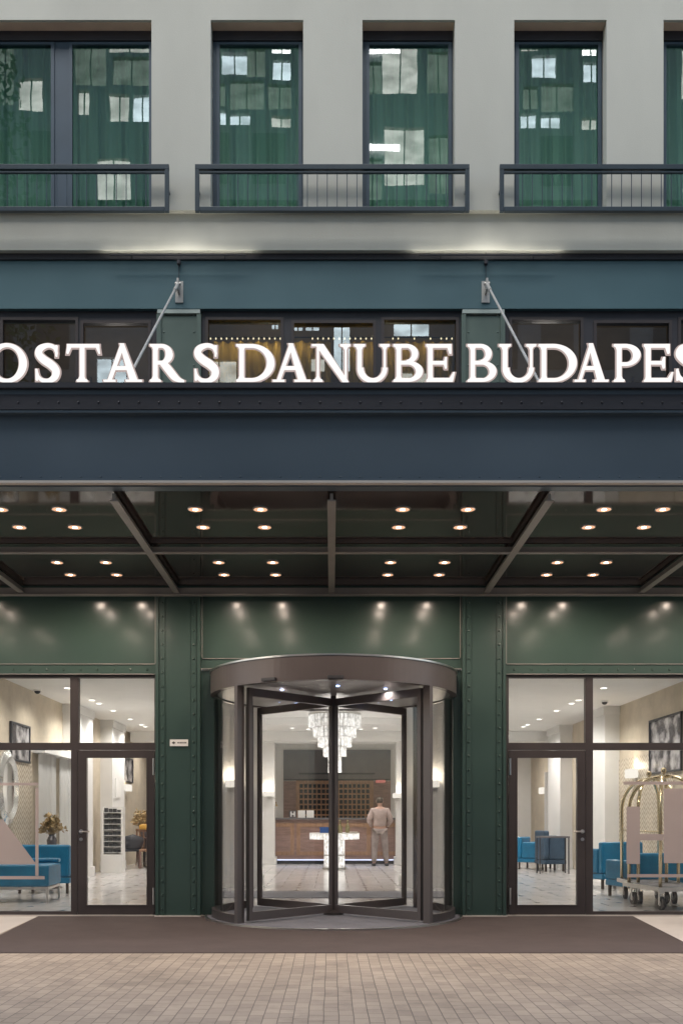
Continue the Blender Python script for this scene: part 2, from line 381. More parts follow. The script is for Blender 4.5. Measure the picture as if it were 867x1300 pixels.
    def holes(s, x0, x1, z0, z1, hs, y0, y1):
        """solid slab in the XZ plane between y0 and y1 with rectangular openings hs=(x0,x1,z0,z1)"""
        xs = sorted({x0, x1, *[min(max(h[i], x0), x1) for h in hs for i in (0, 1)]})
        zs = sorted({z0, z1, *[min(max(h[i], z0), z1) for h in hs for i in (2, 3)]})
        def solid(i, k):
            if i < 0 or k < 0 or i >= len(xs)-1 or k >= len(zs)-1: return False
            cx, cz = (xs[i]+xs[i+1])/2, (zs[k]+zs[k+1])/2
            return not any(h[0] < cx < h[1] and h[2] < cz < h[3] for h in hs)
        for i in range(len(xs)-1):
            for k in range(len(zs)-1):
                if not solid(i, k): continue
                a, b_, c, d = xs[i], xs[i+1], zs[k], zs[k+1]
                s.poly([(a,y0,c),(b_,y0,c),(b_,y0,d),(a,y0,d)]); s.poly([(a,y1,d),(b_,y1,d),(b_,y1,c),(a,y1,c)])
                if not solid(i-1, k): s.poly([(a,y1,c),(a,y0,c),(a,y0,d),(a,y1,d)])
                if not solid(i+1, k): s.poly([(b_,y0,c),(b_,y1,c),(b_,y1,d),(b_,y0,d)])
                if not solid(i, k-1): s.poly([(a,y1,c),(b_,y1,c),(b_,y0,c),(a,y0,c)])
                if not solid(i, k+1): s.poly([(a,y0,d),(b_,y0,d),(b_,y1,d),(a,y1,d)])
        return s
    def build(s, name, mat, parent=None, bevel=0, smooth=False, label=None, seg=2):
        me = bpy.data.meshes.new(name); me.from_pydata(s.v, [], s.f); me.update()
        bm = bmesh.new(); bm.from_mesh(me)
        bmesh.ops.remove_doubles(bm, verts=bm.verts, dist=1e-5)
        bmesh.ops.recalc_face_normals(bm, faces=bm.faces)
        if bevel:
            bmesh.ops.bevel(bm, geom=[e for e in bm.edges], offset=bevel, segments=seg, affect='EDGES', profile=.5)
        bm.to_mesh(me); bm.free()
        if smooth:
            for p in me.polygons: p.use_smooth = True
        me.materials.append(MAT[mat])
        o = bpy.data.objects.new(name, me); COL.objects.link(o)
        if parent is not None: o.parent = parent
        if label: o['label'] = label
        return o

def thing(name, label, cat, loc=(0,0,0), rz=0, group=None):
    o = bpy.data.objects.new(name, None); COL.objects.link(o)
    o.location = loc; o.rotation_euler = (0, 0, rz); o.empty_display_size = 0.2
    o['label'] = label; o['category'] = cat
    if group: o['group'] = group
    return o
def tag(o, label, cat, group=None):
    o['label'] = label; o['category'] = cat
    if group: o['group'] = group
    return o
def kids(o): return [c for c in bpy.data.objects if c.parent == o]
def copy_tree(o, parent=None):
    ch = kids(o)
    c = o.copy(); COL.objects.link(c)
    if parent is not None: c.parent = parent
    for k in ch: copy_tree(k, c)
    return c
def place(o, loc, rz=None, label=None):
    o.location = loc
    if rz is not None: o.rotation_euler = (0, 0, rz)
    if label: o['label'] = label
    return o
def lamp(kind, loc, energy, color=(1,1,1), size=0.05, target=None, spot=None, blend=1.0, parent=None, size_y=None):
    l = bpy.data.lights.new('lamp_light', kind); l.energy = energy; l.color = color
    if kind == 'AREA':
        l.size = size
        if size_y: l.shape = 'RECTANGLE'; l.size_y = size_y
    elif kind in ('SPOT', 'POINT'): l.shadow_soft_size = size
    if kind == 'SPOT': l.spot_size = R(spot or 100); l.spot_blend = blend
    o = bpy.data.objects.new('lamp_light', l); COL.objects.link(o); o.location = loc
    if target is not None:
        o.rotation_euler = (Vector(target)-Vector(loc)).to_track_quat('-Z', 'Y').to_euler()
    if parent is not None: o.parent = parent
    return o

# ------------------------------------------------------------------ ground
def sheet(name, x0, x1, y0, y1, z, mat):
    o = MB().poly([(x0,y0,z),(x1,y0,z),(x1,y1,z),(x0,y1,z)]).build(name, mat); o['kind'] = 'structure'; return o
sheet('pavement', -60, 60, -60, 0.6, 0.0, 'pavers')
MB().prism([(-9, -.02), (9, -.02), (9, .12), (-9, .12)], 'z', 0.0, 0.018)
# mat
mo = MB().prism([(-3.70, -0.06), (-3.36, -3.33), (3.42, -3.33), (3.80, -0.06)], 'z', -0.01, 0.006).build('entrance_mat', 'mat_brown')
tag(mo, 'wide dark brown ribbed mat laid across the paving before the doors', 'door mat')
for sx in (-1, 1):
    xs = [(-9, -.07), (-3.706, -.07), (-3.42, -3.33), (-9, -3.33)] if sx < 0 else [(3.806, -.07), (9, -.07), (9, -3.33), (3.426, -3.33)]
    o = MB().prism(xs, 'z', -0.01, 0.004).build('pavement_slab', 'stone_pale'); o['kind'] = 'structure'
fl = MB().box(-5.6, 6.1, 0.10, 16.4, -0.06, 0.012).build('lobby_floor', 'marble'); fl['kind'] = 'structure'

# ------------------------------------------------------------------ the hotel building
H = thing('hotel_building', 'hotel front of pale stone above riveted dark green steel and a glazed lobby', 'building')

# upper stone wall with window openings (front at Y=-0.20)
U = lambda x: PX(x, -0.2)
ops = [(-41, 193), (268, 385), (460, 577), (652, 769), (841, 1075)]
zt, zb = PZ(27, -0.2), 8.845
hl = [(U(a), U(b), zb, zt) for a, b in ops]
MB().holes(-9, 9, 8.82, 14.0, hl, -0.22, -0.0).build('upper_wall', 'stone', H)
MB().box(-9, 9, -0.15, 0, 8.365, 8.817).build('stone_band', 'stone', H)
# thin joints of the stone band ends
for k, (a, b) in enumerate(ops):
    x0, x1 = U(a), U(b)
    w = None
    MBl = MB().box(x0+.004, x1-.004, -0.185, -0.05, zt-0.006, zt-0.001)
    W = bpy.data.objects.new('window', None); COL.objects.link(W); W.parent = H
    MBl.build('lintel', 'lintel_warm_lit', W)
    MB().box(x0+.005, x1-.005, -0.065, 0.02, zt-0.125, zt-0.008).build('blind_box', 'dark_steel', W)
    fx0, fx1, fz0, fz1 = x0+.006, x1-.006, zb+.005, zt-0.13
    hs = []
    if b-a < 150: hs = [(fx0+.075, fx1-.045, fz0+.08, fz1-.03)]
    else:
        m0, m1 = (62, 87) if a < 0 else (947, 972)
        hs = [(fx0+.075, U(m0), fz0+.08, fz1-.03), (U(m1), fx1-.045, fz0+.08, fz1-.03)]
    MB().holes(fx0, fx1, fz0, fz1, hs, -0.045, 0.02).build('frame', 'blue_frame', W)
    ib = MB()
    for h in hs:
        ib.holes(h[0]-.03, h[1]+.03, h[2]-.03, h[3]+.02, [(h[0]+.012, h[1]-.012, h[2]+.012, h[3]-.012)], -0.058, -0.0455)
    ib.build('sash', 'blue_frame', W)
    for h in hs:
        t = random.uniform(-.004, .004); t2 = random.uniform(-.004, .004)
        MB().poly([(h[0]-.02, -0.018+t, h[2]-.02), (h[1]+.02, -0.018-t, h[2]-.02), (h[1]+.02, -0.018-t+t2, h[3]+.02), (h[0]-.02, -0.018+t+t2, h[3]+.02)]).build('pane', 'window_glass', W)
    # folded curtain
    for ci, h in enumerate(hs):
        cb = MB(); n = int((h[1]-h[0]+.1)/.012)
        ph = random.uniform(0, 6)
        rows = []
        for zi, z in enumerate((8.86, 9.6, 10.5, 11.55)):
            row = []
            for i in range(n+1):
                x = h[0]-.05 + (h[1]-h[0]+.1)*i/n
                row.append((x, 0.16 + .024*sin(x*46+ph+.3*zi) + .036*sin(x*17+ph*2+.5*zi)+.02*sin(x*71+zi*.7), z))
            rows.append(row)
        for r in range(3):
            for i in range(n): cb.poly([rows[r][i], rows[r][i+1], rows[r+1][i+1], rows[r+1][i]])
        co = cb.build('curtain', 'green_curtain', smooth=True)
        tag(co, ['green folded curtain behind the left pane of the double window beside the leftmost balcony rail', 'green curtain behind the right pane of the double window at upper left'][ci] if k == 0 else
            ['', 'green curtain in the single window above the letters ARS, left half of the middle railing', 'green curtain in the single window above the word DANUBE, right half of the middle railing',
             'green curtain in the tall window above the letters BUDA, left of the right railing', 'green curtain in the window at the upper right edge of the picture'][k], 'curtain', 'green curtains of the upper windows')
# rooms behind the upper windows
MB().poly([(-9,3,8.8),(9,3,8.8),(9,3,11.6),(-9,3,11.6)]).poly([(-9,.0,11.6),(9,.0,11.6),(9,3,11.6),(-9,3,11.6)]).poly([(-9,.0,8.8),(9,.0,8.8),(9,3,8.8),(-9,3,8.8)]).build('room_shell', 'white_plaster', H)
for x in (-4.0, -1.0, 1.0, 2.9, 5.2):
    lamp('POINT', (x, 1.3, 9.2), 7, (1.0, .95, .85), .2)

# upper teal beam + flanges
MB().box(-9, 9, -0.06, 0.3, 7.68, 8.285).build('upper_beam', 'teal_paint', H)
fb = MB().box(-9, 9, -0.085, 0.3, 8.288, 8.362)
for i in range(90): fb.dome((-8.9+i*.2, -0.085, 8.325), .012)
fb.build('upper_flange', 'dark_steel', H)
# clerestory band
def clx(x): return PX(x, 0.0)
cols = [(PX(200), PX(256)), (PX(585), PX(640))]
cz0, cz1 = 6.0, 7.677
groups = [(-9, cols[0][0]), (cols[0][1], cols[1][0]), (cols[1][1], 9)]
panes = [[(-6.5, -5.5), (-5.35, PX(-6)), (PX(3), PX(98)), (PX(105), PX(190))], [(PX(263), PX(358)), (PX(372), PX(475)), (PX(486), PX(580))], [(PX(648), PX(738)), (PX(755), PX(850)), (PX(862), 5.5), (5.6, 6.6)]]
for g, ps in zip(groups, panes):
    hs = [(a, b, 6.08, 7.58 if i % 2 == 0 else 7.54) for i, (a, b) in enumerate(ps)]
    W = bpy.data.objects.new('clerestory_window', None); COL.objects.link(W); W.parent = H
    MB().holes(g[0]+.003, g[1]-.003, cz0, cz1, hs, 0.0, 0.09).build('frame', 'dark_steel', W)
    ib = MB()
    for h in hs: ib.holes(h[0]-.02, h[1]+.02, h[2]-.02, h[3]+.02, [(h[0]+.015, h[1]-.015, h[2]+.015, h[3]-.015)], -0.012, -0.001)
    ib.build('sash', 'bronze_frame', W)
    for h in hs: MB().poly([(h[0]-.01,.045,h[2]-.01),(h[1]+.01,.045,h[2]-.01),(h[1]+.01,.045,h[3]+.01),(h[0]-.01,.045,h[3]+.01)]).build('pane', 'clerestory_glass', W)
for a, b in cols:
    pc = MB().box(a+.03, b-.03, -0.03, 0.1, 5.02, 7.60)
    pc.box(a, a+.055, -0.05, 0.1, 5.02, 7.62).box(b-.055, b, -0.05, 0.1, 5.02, 7.62)
    for i in range(12):
        for xx in (a+.09, b-.09): pc.dome((xx, -0.03, 5.3+i*.21), .013)
    pc.build('upper_column', 'sage_paint', H)
    MB().box(a+.01, b-.01, -0.056, 0.08, 7.625, 7.674).build('column_cap', 'cap_lit', H)
MB().box(-9, 9, 0.0, 0.1, 4.15, 5.995).build('hidden_wall', 'green_paint', H)
# mezzanine room
MB().poly([(-9,.1,8.1),(9,.1,8.1),(9,4,8.1),(-9,4,8.1)]).poly([(-9,4,4.3),(9,4,4.3),(9,4,8.1),(-9,4,8.1)]).poly([(-1.85,.1,4.3),(-1.85,4,4.3),(-1.85,4,8.1),(-1.85,.1,8.1)]).poly([(1.85,.1,4.3),(1.85,4,4.3),(1.85,4,8.1),(1.85,.1,8.1)]).build('mezzanine_shell', 'mezz_brown', H)
lamp('POINT', (-.9, 1.6, 7.2), 3, (1, .8, .5), .1)
for q_ in (-3.2, 3.2): lamp('POINT', (q_, 2.2, 6.6), 9, (1, .85, .75), .2)  # bare unseen lamps added to lift the dark side windows
lamp('POINT', (.9, 1.6, 7.2), 3, (1, .8, .5), .1)
cb = MB(); n = 320
rows = [[(-1.62+3.2*i/n, .42 + .025*sin(i*.55)+.015*sin(i*.23+zi), z) for i in range(n+1)] for zi, z in enumerate((5.3, 6.4, 7.50))]
for r in range(2):
    for i in range(n):
        if abs(i-168) < 8: continue
        cb.poly([rows[r][i], rows[r][i+1], rows[r+1][i+1], rows[r+1][i]])
tag(cb.build('mezzanine_curtain', 'mustard_curtain', smooth=True), 'mustard yellow curtain behind the middle windows above the word DANUBE', 'curtain')
rail = thing('string_light', 'row of small warm bulbs along the top of the mustard curtain', 'string light')
MB().tube((-1.62, .36, 7.53), (1.6, .36, 7.53), .008).build('cable', 'charcoal', rail)
for i in range(46):
    if 15 < i < 19 or i in (31, 33, 36, 37, 39, 40, 42): continue
    MB().lathe([(.003,.018),(.008,.012),(.009,0),(.006,-.009),(.001,-.012)], (-1.58+i*.07, .36, 7.512), 8).build('bulb', 'bulb_warm', rail)
lamp('AREA', (-.9, .28, 7.5), 2.5, (1, .75, .4), 1.3, target=(-.9, .5, 6), size_y=.03)
lamp('AREA', (.8, .28, 7.5), 1.6, (1, .75, .4), 1.3, target=(.8, .5, 6), size_y=.03)

# ground floor columns
def riv_col(x0, x1, z1=4.12):
    c = MB().box(x0+.02, x1-.02, -0.10, 0.25, 0.02, z1)
    c.box(x0, x0+.04, -0.125, 0.2, 0.02, z1).box(x1-.04, x1, -0.125, 0.2, 0.02, z1)
    c.box(x0+.05, x0+.115, -0.112, -0.09, 0.02, z1).box(x1-.115, x1-.05, -0.112, -0.09, 0.02, z1)
    c.box(x0+.12, x0+.126, -0.104, -0.09, 0.02, z1).box(x1-.126, x1-.12, -0.104, -0.09, 0.02, z1)
    for i in range(24):
        for xx in (x0+.083, x1-.083): c.dome((xx, -0.112, .10+i*.175), .017, h=.014)
    c.build('column', 'green_paint_column', H)
    MB().box(x0-.01, x1+.01, -0.15, 0.2, 0.0, 0.02).build('column_base', 'stone_pale', H)
CL = [(-5.97, -5.42), (PX(200), PX(256)), (PX(585), PX(640)), (5.92, 6.48)]
for a, b in CL: riv_col(a, b)
for a, b in ((-9, -5.975), (6.485, 9)): MB().box(a, b, 0, .2, 0, 4.13).build('side_wall', 'green_paint', H)
bays = [(CL[0][1], CL[1][0]), (CL[1][1], CL[2][0]), (CL[2][1], CL[3][0])]
for bi, (a, b) in enumerate(bays):
    zb_ = PZ(857) if bi != 1 else PZ(850)
    h = MB().box(a+.002, b-.002, -0.02, 0.2, zb_, 4.13)
    h.box(a+.002, b-.002, -0.05, -0.021, zb_, zb_+.012).box(a+.002, b-.002, -0.032, -0.021, zb_+.012, zb_+.13)
    h.box(a+.002, b-.002, -0.04, -0.021, zb_+.13, zb_+.137)
    h.box(a+.002, a+.02, -0.045, -0.021, zb_+.137, 4.12).box(b-.02, b-.002, -0.045, -0.021, zb_+.137, 4.12)
    if bi != 1:
        n = int((b-a)/.21)
        for i in range(n): h.dome((a+.12+i*(b-a-.24)/(n-1), -0.032, zb_+.065), .016, h=.013)
    h.build('header_panel', 'green_paint', H)
    MB().box(a+.002, b-.002, -.056, -.0505, zb_, zb_+.008).box(a+.021, b-.021, -.046, -.0405, zb_+.129, zb_+.137).box(a+.012, a+.02, -.0505, -.0455, zb_+.14, 4.12).box(b-.02, b-.012, -.0505, -.0455, zb_+.14, 4.12).build('edge_highlight', 'rafter_paint', H)  # pale strips painting the bright highlights along the header edges
# narrow side panels beside the revolving door
MB().box(CL[1][1]+.002, PX(272), -0.01, .05, 0.0, PZ(851)).build('side_panel', 'green_paint_column', H)
MB().box(PX(575), CL[2][0]-.002, -0.01, .05, 0.0, PZ(851)).build('side_panel', 'green_paint_column', H)
MB().box(-9, PX(269), -0.06, 0.09, 0.0, 0.016).box(PX(578), 9, -0.06, 0.09, 0.0, 0.016).build('threshold', 'stone_pale', H)

def shopfront(x0, x1, ups, low, door, name):
    W = bpy.data.objects.new('shopfront_window', None); COL.objects.link(W); W.parent = H
    zu0, zu1, zl0, zl1 = PZ(943), PZ(860.5), PZ(1157), PZ(952)
    hs = [(a, b, zu0, zu1) for a, b in ups] + [(a, b, zl0, zl1) for a, b in low]
    d0, d1 = door
    MB().holes(x0, x1, 0.017, PZ(857.3), hs + [(d0, d1, -1, zl1)], 0.0, 0.085).build('frame', 'bronze_frame', W)
    for h in hs:
        MB().poly([(h[0]-.01,.045,h[2]-.01),(h[1]+.01,.045,h[2]-.01),(h[1]+.01,.045,h[3]+.01),(h[0]-.01,.045,h[3]+.01)]).build('pane', 'shop_glass', W)
    return W
def shop_door(d0, d1, g0, g1, handle_x, hinge_x, sgn):
    D = bpy.data.objects.new('door', None); COL.objects.link(D); D.parent = H
    gz0, gz1 = PZ(1149), PZ(962)
    MB().holes(d0+.008, d1-.008, 0.02, PZ(952)-.008, [(g0, g1, gz0, gz1)], -0.012, 0.06).build('door_frame', 'bronze_frame', D)
    MB().holes(g0-.012, g1+.012, gz0-.012, gz1+.012, [(g0+.003, g1-.003, gz0+.003, gz1-.003)], -0.017, -0.0125).build('glazing_bead', 'bronze_frame', D)
    MB().poly([(g0-.005,.02,gz0-.005),(g1+.005,.02,gz0-.005),(g1+.005,.02,gz1+.005),(g0-.005,.02,gz1+.005)]).build('pane', 'door_glass', D)
    hz = PZ(1055.5)
    hb = MB().tube((handle_x, -.012, hz), (handle_x, -.07, hz), .013).path([(handle_x, -.065, hz), (handle_x+sgn*.03, -.072, hz), (handle_x+sgn*.125, -.07, hz-.002)], .010)
    hb.lathe([(.0,0),(.026,0),(.026,.006),(.0,.006)], (0,0,0), 12) if False else None
    hb.tube((handle_x, -.0125, hz), (handle_x, -.022, hz), .026, n=16)
    MB().tube((handle_x, -.0125, hz-.10), (handle_x, -.022, hz-.10), .022, n=14).build('lock', 'steel', D)
    hb.build('handle', 'steel', D)
    for ya, yb in ((963, 984), (1127, 1148)):
        MB().tube((hinge_x, -.03, PZ(ya)), (hinge_x, -.03, PZ(yb)), .014).build('hinge', 'steel', D)
shopfront(-5.419, PX(200.3), [(-5.3, PX(89.5)), (PX(100), PX(196.3))], [(-5.3, PX(90.5))], (PX(99), PX(197.2)), 'l')
shop_door(PX(99), PX(197.2), PX(110.5), PX(187), PX(103.8), PX(195.8), 1)
shopfront(PX(639.7), 5.919, [(PX(645.5), PX(743)), (PX(752.3), 5.8)], [(PX(752.3), 5.8)], (PX(644.8), PX(743)), 'r')
shop_door(PX(644.8), PX(743), PX(656), PX(732), PX(738.5), PX(646.6), -1)

# small sign plate on the left column
sp = thing('sign_plate', 'small white metal direction plate fixed on the green column left of the revolving door', 'sign', (PX(229.5), -0.113, PZ(944)))
MB().box(-.115, .115, -.008, 0, -.042, .042).build('plate', 'paper', sp, bevel=.002)
g = MB().prism([(-.092, 0), (-.062, .02), (-.062, .007), (-.045, .007), (-.045, -.007), (-.062, -.007), (-.062, -.02)], 'y', -.010, -.0082)
for x0, w in ((-.02, .022), (.008, .03), (.044, .018), (.068, .026)): g.box(x0, x0+w, -.010, -.0082, -.006, .008)
g.build('lettering', 'ink', sp)

# ------------------------------------------------------------------ canopy
K = thing('entrance_canopy', 'projecting steel entrance canopy with glossy black underside and many downlights', 'canopy')
ZS = 4.14; YF = -3.75; W2 = 5.8
f = MB().box(-W2, W2, YF+.05, YF+.09, 4.2, 4.98)
f.build('fascia_web', 'slate_paint', K)
f = MB().box(-W2, W2, YF-.05, YF+.16, 4.975, 5.02)
f.box(-W2, W2, YF-.02, YF+.0495, 4.80, 4.93)
for i in range(66): f.dome((-5.7+i*.175, YF-.02, 4.86), .011, h=.009)
f.build('top_flange', 'dark_steel', K)
f = MB().box(-W2, W2, YF-.012, YF+.0495, 4.932, 4.973).box(-W2, W2, YF-.012, YF+.0495, 4.775, 4.799)
f.build('fascia_angle', 'slate_paint', K)
f = MB().box(-W2, W2, YF-.03, YF+.0495, 4.175, 4.199).box(-W2, W2, YF+.021, YF+.13, ZS-.002, 4.173)
for i in range(66): f.dome((-5.7+i*.175, YF+.05, 4.235), .010, h=.009)
f.build('bottom_flange', 'slate_paint', K)
MB().box(-W2, W2, YF-.04, YF+.02, ZS+.012, 4.173).build('drip_edge', 'stone_pale', K)
MB().box(-W2, W2, YF+.1, -.13, 4.60, 4.64).build('roof_sheet', 'roof_sheet', K)
for sx in (-1, 1): MB().box(sx*W2, sx*(W2+.06), YF+.03, -.13, 4.14, 5.0).build('end_beam', 'slate_paint', K)
XB = [-5.79, -3.86, -1.93, 0, 1.93, 3.86, 5.79]
for x in XB:
    MB().box(x-.014, x+.014, YF+.135, -.13, ZS-.075, ZS-.02).box(x-.038, x+.038, YF+.135, -.13, ZS-.088, ZS-.076).build('rafter', 'rafter_paint', K)
MB().box(-W2, W2, -1.97, -1.93, ZS-.07, ZS-.02).box(-W2, W2, -1.985, -1.915, ZS-.084, ZS-.072).build('cross_beam', 'rafter_paint', K)
MB().box(-W2, W2, -.20, -.128, ZS-.10, ZS-.02).box(-W2, W2, -.23, -.128, ZS-.112, ZS-.102).build('wall_angle', 'rafter_paint', K)
ys = [(YF+.14, -1.955), (-1.945, -.21)]
for i in range(6):
    for a, b in ys:
        MB().box(XB[i]+.004, XB[i+1]-.004, a, b, ZS, ZS+.02).build('soffit_panel', 'soffit_gloss', K)
# downlights
ring = MB().lathe([(.074,-.0),(.074,-.008),(.066,-.010),(.064,-.002)], (0,0,0), 16)
lens = MB().lathe([(.001,-.010),(.024,-.010),(.029,-.004)], (0,0,0), 14)
refl = MB().lathe([(.030,-.003),(.064,-.0095)], (0,0,0), 18)  # ring that glows by itself to widen the lens's glow
proto = ring.build('downlight', 'steel', K); lz = lens.build('lens', 'downlight_lens', proto); rz_ = refl.build('glow_ring', 'glow_ring_light', proto)
first = True
for X in (-5.1, -4.5, -3.10, -2.55, -1.275, -.665, .665, 1.275, 2.55, 3.10, 4.5, 5.1):
    for Y in (-.77, -1.31, -2.60, -3.14):
        if first: o = proto; first = False
        else:
            o = proto.copy(); COL.objects.link(o); o.parent = K
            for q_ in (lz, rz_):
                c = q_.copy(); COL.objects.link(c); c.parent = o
        o.location = (X, Y, ZS)
        lamp('SPOT', (X, Y, ZS-.02), 9.5, (1.0, .82, .68), .03, target=(X, Y, 0), spot=170, blend=.7)
# tie rods
for sx in (-1, 1):
    x = 1.92*sx + (.02 if sx > 0 else 0)
    rd = MB().tube((x, -.17, 7.93), (x, -3.40, 5.10), .014)
    rd.tube((x, -.17, 7.93), (x, -.42, 7.71), .022).tube((x, -3.15, 5.32), (x, -3.40, 5.10), .022)
    rd.build('tie_rod', 'steel_paint', K)
    bk = MB().box(x-.05, x+.05, -.075, -.0605, PZ(388), PZ(361)).box(x-.012, x+.012, -.20, -.0755, PZ(378), PZ(364)).tube((x-.035, -.17, 7.93), (x+.035, -.17, 7.93), .018)
    bk.build('bracket', 'steel_paint', K)
    MB().box(x-.012, x+.012, -3.45, -3.35, 4.64, 5.12).build('anchor', 'steel', K)
    MB().tube((x, -.09, PZ(360)), (x, -.09, PZ(318)), .004).build('hanging_wire', 'charcoal', K)
    ul = thing('uplight', 'small uplight above the %s canopy rod bracket washing the stone ledge' % ('left' if sx < 0 else 'right'), 'spotlight', (x, -.10, PZ(342)))
    MB().lathe([(.018,0),(.026,.01),(.026,.05),(.022,.05)], n=14).box(-.01, .01, -.0, .042, .0, .02).build('housing', 'dark_steel', ul)
    MB().lathe([(.001,.052),(.021,.052)], n=14).build('lens', 'lobby_lens', ul)
    lz_ = 8.27-PZ(342)
    MB().box(-.85, .85, -.098, -.082, lz_+.003, lz_+.012).box(-.59, -.58, -.081, .015, lz_+.003, lz_+.01).box(.58, .59, -.081, .015, lz_+.003, lz_+.01).build('added_bar', 'dark_steel', ul)  # thin bar added to carry the ledge lamps, merging with the dark flange
    for L_, e in ((1.9, .5), (1.1, .32), (.45, .16)): lamp('AREA', (x, -.19, 8.287), e, (1.0, .94, .84), L_, target=(x, -.175, 9), size_y=.02)  # area lamps shaped to give the glow under band and ledge

# ------------------------------------------------------------------ letters
def strip(mb, prs, y0, y1, grow=0):
    """ruled strip of (left, right) 2-D pairs, thick from y0 to y1"""
    P = []
    for k, (a, b) in enumerate(prs):
        a, b = Vector(a), Vector(b)
        if grow:
            d = (b-a); L = d.length or 1e-6; d /= L
            a = a-d*grow; b = b+d*grow
            if k in (0, len(prs)-1):
                n = len(prs); q = prs[1] if k == 0 else prs[n-2]
                m = (Vector(q[0])+Vector(q[1]))/2; c = (Vector(prs[k][0])+Vector(prs[k][1]))/2
                e = (c-m); e = e/(e.length or 1); a = a+e*grow; b = b+e*grow
        P.append((a, b))
    base = len(mb.v)
    for a, b in P:
        mb.v += [(a.x, y0, a.y), (b.x, y0, b.y), (b.x, y1, b.y), (a.x, y1, a.y)]
    for i in range(len(P)-1):
        p = base+4*i
        for k in range(4):
            l = (k+1) % 4; mb.f.append((p+k, p+l, p+4+l, p+4+k))
    mb.f.append((base, base+1, base+2, base+3)); e = base+4*(len(P)-1); mb.f.append((e+3, e+2, e+1, e))
TH, TN, SF = .118, .056, .034      # thick, thin, serif height
def stem(x, w, s=.085, z0=0, z1=1, bot=True, top=True, sl=None):
    sl = s if sl is None else sl
    r = []
    if bot: r += [((x-sl, z0), (x+w+s, z0)), ((x-sl, z0+SF), (x+w+s, z0+SF)), ((x-sl*.35, z0+SF+.025), (x+w+s*.35, z0+SF+.025)), ((x, z0+.14), (x+w, z0+.14))]
    else: r += [((x, z0), (x+w, z0))]
    if top: r += [((x, z1-.14), (x+w, z1-.14)), ((x-sl*.35, z1-SF-.025), (x+w+s*.35, z1-SF-.025)), ((x-sl, z1-SF), (x+w+s, z1-SF)), ((x-sl, z1), (x+w+s, z1))]
    else: r += [((x, z1), (x+w, z1))]
    return r
def arc(cx, cz, ro, rzo, ri, rzi, a0, a1, n=28, cxi=None):
    cxi = cx if cxi is None else cxi
    out = []
    for i in range(n+1):
        a = R(a0+(a1-a0)*i/n)
        out.append(((cxi+ri*cos(a), cz+rzi*sin(a)), (cx+ro*cos(a), cz+rzo*sin(a))))
    return out
def brush(pts, n=40):
    # Catmull-Rom centreline with widths: pts = (x,z,w)
    out = []; P = [pts[0]]+list(pts)+[pts[-1]]; C = []
    m = len(pts)-1
    for s_ in range(m):
        for k in range(8):
            t = k/8; p0, p1, p2, p3 = P[s_:s_+4]
            C.append([.5*((2*p1[j])+(-p0[j]+p2[j])*t+(2*p0[j]-5*p1[j]+4*p2[j]-p3[j])*t*t+(-p0[j]+3*p1[j]-3*p2[j]+p3[j])*t**3) for j in range(3)])
    C.append(list(pts[-1]))
    for i, c in enumerate(C):
        a = C[max(i-1, 0)]; b = C[min(i+1, len(C)-1)]
        d = Vector((b[0]-a[0], b[1]-a[1])).normalized(); nrm = Vector((-d.y, d.x))*c[2]/2
        out.append(((c[0]+nrm.x, c[1]+nrm.y), (c[0]-nrm.x, c[1]-nrm.y)))
    return out
def serif(x0, x1, z, up=True):
    return [((x0, z), (x1, z)), ((x0, z+(SF if up else -SF)), (x1, z+(SF if up else -SF)))]
